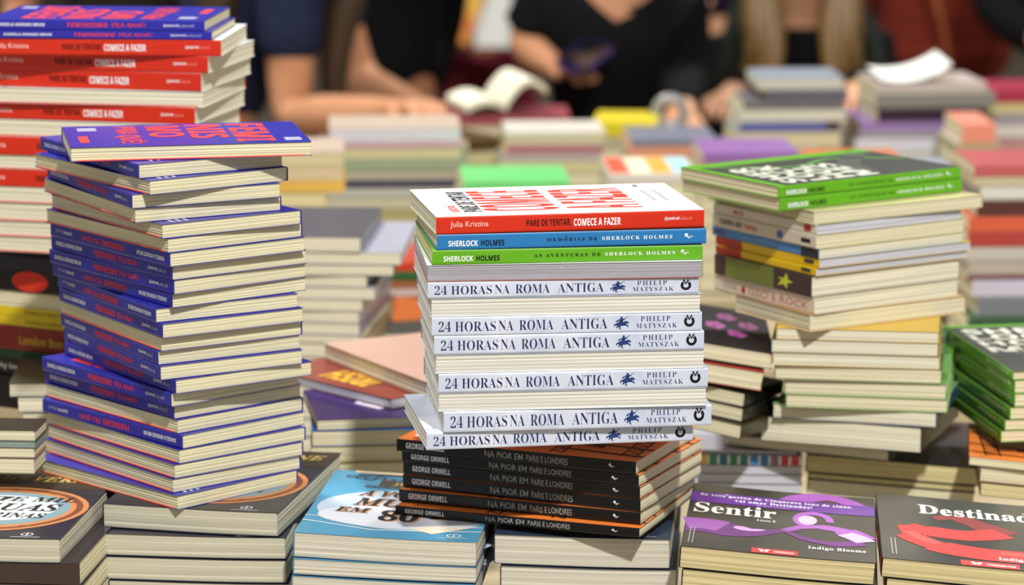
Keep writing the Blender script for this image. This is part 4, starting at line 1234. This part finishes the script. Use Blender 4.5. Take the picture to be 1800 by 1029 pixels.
person('person in a navy short-sleeved shirt resting a bare forearm on the books', (-.58, D1 + .2, 0), J, TAN, BROWNH, NAVYC, DENIM, sleeve=.66, hair=hz)
# black shirt with a purple print, hand on the books
D2 = 6.25
cx = at_depth(682, 60, D2).x
J = dict(hip=(cx, D2 + .08, .88), chest=(cx, D2 + .03, 1.18), neck=(cx, D2 - .02, 1.36), head=(cx, D2 - .06, 1.48), face=(0, -1, 0),
         shR=(cx - .15, D2, 1.28), elR=pt(612, 100, D2 - .05), wrR=pt(640, 150, D2 - .22), tipR=pt(655, 185, D2 - .30), shL=(cx + .12, D2, 1.28), elL=(cx + .10, D2 + .14, 1.03), wrL=(cx + .05, D2 + .2, .84), tipL=(cx + .04, D2 + .18, .68), slvL=1.2)
stand(J, cx, D2 + .1)
r2, R2 = person('person in a plain black shirt with one bent bare arm over the books', (cx, D2 + .1, 0), J, DEEP, DARKH, BLACKC, DENIM, sleeve=.5, girth=.92, hair=[([(cx - .06, D2 + .02, 1.6), (cx - .1, D2 + .02, 1.4), (cx - .12, D2 - .02, 1.2)], .05), ([(cx + .06, D2 + .02, 1.6), (cx + .1, D2 + .02, 1.4), (cx + .1, D2, 1.2)], .05)])
# v-necked black top, looking at a phone
D3 = 6.1
cx = at_depth(1080, 40, D3).x
J = dict(hip=(cx + .02, D3 + .12, .74), chest=(cx, D3 + .03, 1.0), neck=(cx, D3 - .02, 1.17), head=(cx, D3 - .06, 1.29), face=(0, -1, 0),
         shR=(cx - .13, D3, 1.10), elR=pt(922, 78, D3), wrR=pt(965, 118, D3 - .12), tipR=pt(1045, 122, D3 - .16), shL=(cx + .13, D3, 1.10), elL=pt(1200, 130, D3), wrL=pt(1196, 205, D3 - .2), tipL=pt(1180, 240, D3 - .3), slvL=1.2)
stand(J, cx, D3 + .3)
zb = at_depth(1090, 52, D3 - .1).z
person('person in a black v-necked top holding a purple phone', (cx, D3 + .2, 0), J, TAN, DARKH, BLACKC, BLACKC, sleeve=.86, girth=1.08, vneck=(zb, zb + .11, .075, cx + .0), hair=[([(cx - .05, D3 + .04, 1.40), (cx - .08, D3 + .08, 1.25)], .05), ([(cx + .05, D3 + .04, 1.40), (cx + .08, D3 + .08, 1.25)], .05)])
# crowd further back
def bystander(label, px, D, shirt, trousers, skin=TAN, hairm=DARKH, top=1.36, lean=0, **kw):
    cx = at_depth(px, 60, D).x
    k = top / 1.36
    J = dict(hip=(cx, D + .05, .92 * k), chest=(cx, D + .02, 1.2 * k), neck=(cx, D, 1.4 * k), head=(cx, D - .03, 1.53 * k), face=(0, -1, 0),
             shR=(cx - .16, D, 1.32 * k), elR=(cx - .22, D + .02, 1.06 * k), wrR=(cx - .14, D - .18, 1.0 * k), tipR=(cx - .05, D - .28, 1.02 * k),
             shL=(cx + .16, D, 1.32 * k), elL=(cx + .22, D + .02, 1.06 * k), wrL=(cx + .14, D - .18, 1.0 * k), tipL=(cx + .05, D - .28, 1.02 * k))
    J.update(kw.pop('J', {}))
    stand(J, cx, D + .06)
    kw.setdefault('hair', [([(cx - .04, D, 1.66 * k), (cx - .09, D + .03, 1.5 * k), (cx - .1, D + .02, 1.36 * k)], .05), ([(cx + .04, D, 1.66 * k), (cx + .09, D + .03, 1.5 * k), (cx + .1, D + .02, 1.36 * k)], .05), ([(cx, D + .05, 1.66 * k), (cx, D + .09, 1.5 * k), (cx, D + .08, 1.38 * k)], .07)])
    return person(label, (cx, D + .06, 0), J, skin, hairm, shirt, trousers, **kw)
D4 = 7.9
c4 = at_depth(845, 60, D4).x
bystander('person in dark navy and maroon holding up white papers behind the others', 850, D4, cloth('ink_blue_cloth', (36, 38, 60)), MAROON, sleeve=1.2, J=dict(wrR=pt(800, 40, D4 - .2), tipR=pt(775, 62, D4 - .28), wrL=pt(880, 40, D4 - .2), tipL=pt(865, 72, D4 - .28)))
bystander('person in plum clothes behind the black v-necked top', 1262, 7.4, PLUM, BLACKC, skin=FAIR, sleeve=.55)
# long golden hair, dark jacket
D6 = 6.4
cx = at_depth(1402, 60, D6).x
J = dict(turtle=1, hip=(cx, D6 + .2, .62), chest=(cx, D6 + .05, .86), neck=(cx, D6, 1.01), head=(cx, D6 - .03, 1.15), face=(0, -1, 0),
         shR=(cx - .15, D6 + .02, .96), elR=pt(1300, 150, D6 - .02), wrR=pt(1292, 172, D6 - .2), tipR=pt(1262, 188, D6 - .32), shL=(cx + .15, D6 + .02, .96), elL=pt(1530, 130, D6), wrL=pt(1500, 170, D6 - .2), tipL=pt(1480, 185, D6 - .28))
stand(J, cx, D6 + .4)
hz = []
for sg in (-1, 1):
    for k in range(3):
        x = cx + sg * (.055 + .022 * k)
        hz.append(([(cx + sg * .03, D6 - .02, 1.31), (cx + sg * .08, D6 - .04, 1.2), (x, D6 - .11, 1.02), (x + sg * .01, D6 - .14 + .02 * k, .88)], (.026, .02)))
hz.append(([(cx, D6 + .03, 1.31), (cx, D6 + .08, 1.2), (cx, D6 + .1, 1.0)], .07))
person('person with long golden-brown hair in a black top and dark jacket', (cx, D6 + .3, 0), J, FAIR, BLONDEH, BLACKC, BLACKC, sleeve=1.2, hair=hz)
r6 = [o_ for o_ in bpy.data.objects if o_.get('label', '').startswith('person with long golden')][0]
mb = MB()
for sg in (-1, 1):
    pp = spline([(sg * .09, -.25, 1.03), (sg * .125, -.33, .93), (sg * .13, -.33, .80), (sg * .12, -.30, .68)], 5)
    mb.tube(pp, (.036, .085), GREENC, 12)
mb.build('jacket', r6)
# brick-red sweater, back turned, with a tan bag strap
D7 = 6.9
cx = at_depth(1662, 60, D7).x
J = dict(hip=(cx, D7, .82), chest=(cx, D7, 1.16), neck=(cx, D7 + .02, 1.36), head=(cx, D7 + .06, 1.5), face=(0, 1, 0),
         shR=(cx + .17, D7, 1.28), elR=(cx + .22, D7 + .04, 1.0), wrR=(cx + .16, D7 + .24, .94), tipR=(cx + .1, D7 + .34, .95), shL=(cx - .17, D7, 1.28), elL=(cx - .2, D7 + .02, .98), wrL=(cx - .16, D7 + .22, .92), tipL=(cx - .1, D7 + .34, .93))
stand(J, cx, D7, .1, (0, 1, 0))
r7, R7 = person('person in a brick-red striped sweater seen from behind', (cx, D7, 0), J, TAN, DARKH, SWEAT, DENIM, sleeve=1.2, girth=1.25)
b = MB()
st = cloth('tan_leather_strap', (150, 88, 48))
pp = spline([(cx - .16, D7 - .02, 1.40), (cx - .12, D7 - .16, 1.22), (cx - .05, D7 - .20, 1.05), (cx - .02, D7 - .205, .9), (cx - .02, D7 - .195, .80)], 6)
b.tube(pp, (.018, .004), st, 8)
o = b.build('bag_strap'); tag(o, 'tan bag strap hanging down the back of the brick-red sweater', 'strap')
bystander('person in dark top and pale trousers beyond the crimson-topped stack', 1935, 6.4, BLACKC, LIGHTC, skin=FAIR, sleeve=1.2)
bystander('person in dark clothes at the far left behind the tall red pile', 215, 6.6, cloth('charcoal_cloth', (44, 38, 34)), DENIM, top=1.30, sleeve=.4)
# things held or lying among the crowd
def slab(name, label, cat, c, sx, sy, sz, rot, m, bend=0.0):
    b = MB()
    n = 8
    vs = []; fs = []
    for i in range(n + 1):
        x = -sx / 2 + sx * i / n
        z = bend * (2 * i / n - 1) ** 2
        for (y, zz) in ((-sy / 2, -sz / 2), (sy / 2, -sz / 2), (sy / 2, sz / 2), (-sy / 2, sz / 2)):
            vs.append((x, y, zz + z))
    for i in range(n):
        for k in range(4):
            fs.append((i * 4 + k, i * 4 + (k + 1) % 4, (i + 1) * 4 + (k + 1) % 4, (i + 1) * 4 + k))
    fs += [(0, 1, 2, 3), (n * 4 + 3, n * 4 + 2, n * 4 + 1, n * 4)]
    b.add(vs, fs, m)
    o = b.build(name); o.location = c; o.rotation_euler = [math.radians(v) for v in rot]
    return tag(o, label, cat)
wpap = mat('white_sheet', (226, 226, 220), rough=.7)
slab('paper_sheaf', 'narrow white sheaf of papers held by the maroon and navy person', 'papers', pt(792, 16, D4 - .32), .055, .16, .008, (80, 0, 8), wpap)
slab('paper_bag', 'wide white paper bag held by the maroon and navy person', 'bag', pt(868, 20, D4 - .34), .085, .17, .03, (84, 0, -5), wpap)
slab('magazine', 'orange and yellow magazine between the two white papers', 'magazine', pt(826, 22, D4 - .36), .04, .15, .004, (80, 20, -14), mat('orange_magazine', (214, 110, 50), rough=.4, scale=12, rgb2=(226, 190, 70)))
slab('paper_sheet', 'loose pale sheet sticking up from the stack before the red sweater', 'paper', pt(1600, 128, 4.86), .11, .10, .002, (6, -12, 6), wpap, .012)
# book lying open with a lifted page
ob = empty('open_book', (pt(872, 192, 5.08)[0], 5.085, pt(872, 205, 5.0)[2] + .0175))
cv = mat('pale_open_pages', (224, 220, 196), rough=.85, scale=20)
for sg in (-1, 1):
    b = MB(); vs = []; fs = []
    for i in range(9):
        t = i / 8
        x = sg * .065 * t; z = .012 + .022 * math.sin(math.pi * min(1, t * .8 + .1)) * (1.6 if sg > 0 else .7) + (.02 * t if sg > 0 else 0)
        for (y, dz) in ((-.075, 0), (.075, 0), (.075, -.010), (-.075, -.010)):
            vs.append((x, y, z + dz - .018))
    for i in range(8):
        for k in range(4): fs.append((i * 4 + k, i * 4 + (k + 1) % 4, (i + 1) * 4 + (k + 1) % 4, (i + 1) * 4 + k))
    fs += [(0, 1, 2, 3), (35, 34, 33, 32)]
    b.add(vs, fs, cv); b.build('page_half', ob)
ob.rotation_euler = (0, 0, math.radians(14))
tag(ob, 'open book with lifted pages on the books in front of the paper holder', 'book')
# roll of tape standing on the far stacks
b = MB(); vs = []; fs = []
for i in range(32):
    a = 2 * math.pi * i / 32
    for rr, y in ((.030, -.012), (.030, .012), (.014, .012), (.014, -.012)):
        vs.append((rr * math.cos(a), y, rr * math.sin(a)))
for i in range(32):
    j = (i + 1) % 32
    for k in range(4): fs.append((i * 4 + k, i * 4 + (k + 1) % 4, j * 4 + (k + 1) % 4, j * 4 + k))
b.add(vs, fs, mat('grey_tape', (150, 146, 146), rough=.25, coat=.5), True)
o = b.build('tape_roll'); o.location = pt(1178, 198, 5.0); tag(o, 'grey roll standing on the stacks before the black v-necked person', 'tape roll')
# the phone
b = MB()
ph = mat('purple_phone_case', (58, 38, 110), rough=.35)
b.box(-.066, .066, -.033, .033, -.005, .005, ph)
o = b.build('phone')
bm = bmesh.new(); bm.from_mesh(o.data)
bmesh.ops.bevel(bm, geom=[e for e in bm.edges if abs(e.verts[0].co.z - e.verts[1].co.z) > .005], offset=.012, segments=4, affect='EDGES')
bm.to_mesh(o.data); bm.free()
o.location = pt(1028, 100, D3 - .17); o.rotation_euler = (math.radians(12), math.radians(-14), math.radians(62))
b = MB(); b.box(-.062, .062, -.030, .030, .0051, .0056, mat('phone_glass', (16, 16, 20), rough=.1)); b.build('screen', o)
tag(o, 'purple-cased phone in the hand of the black v-necked person', 'phone')
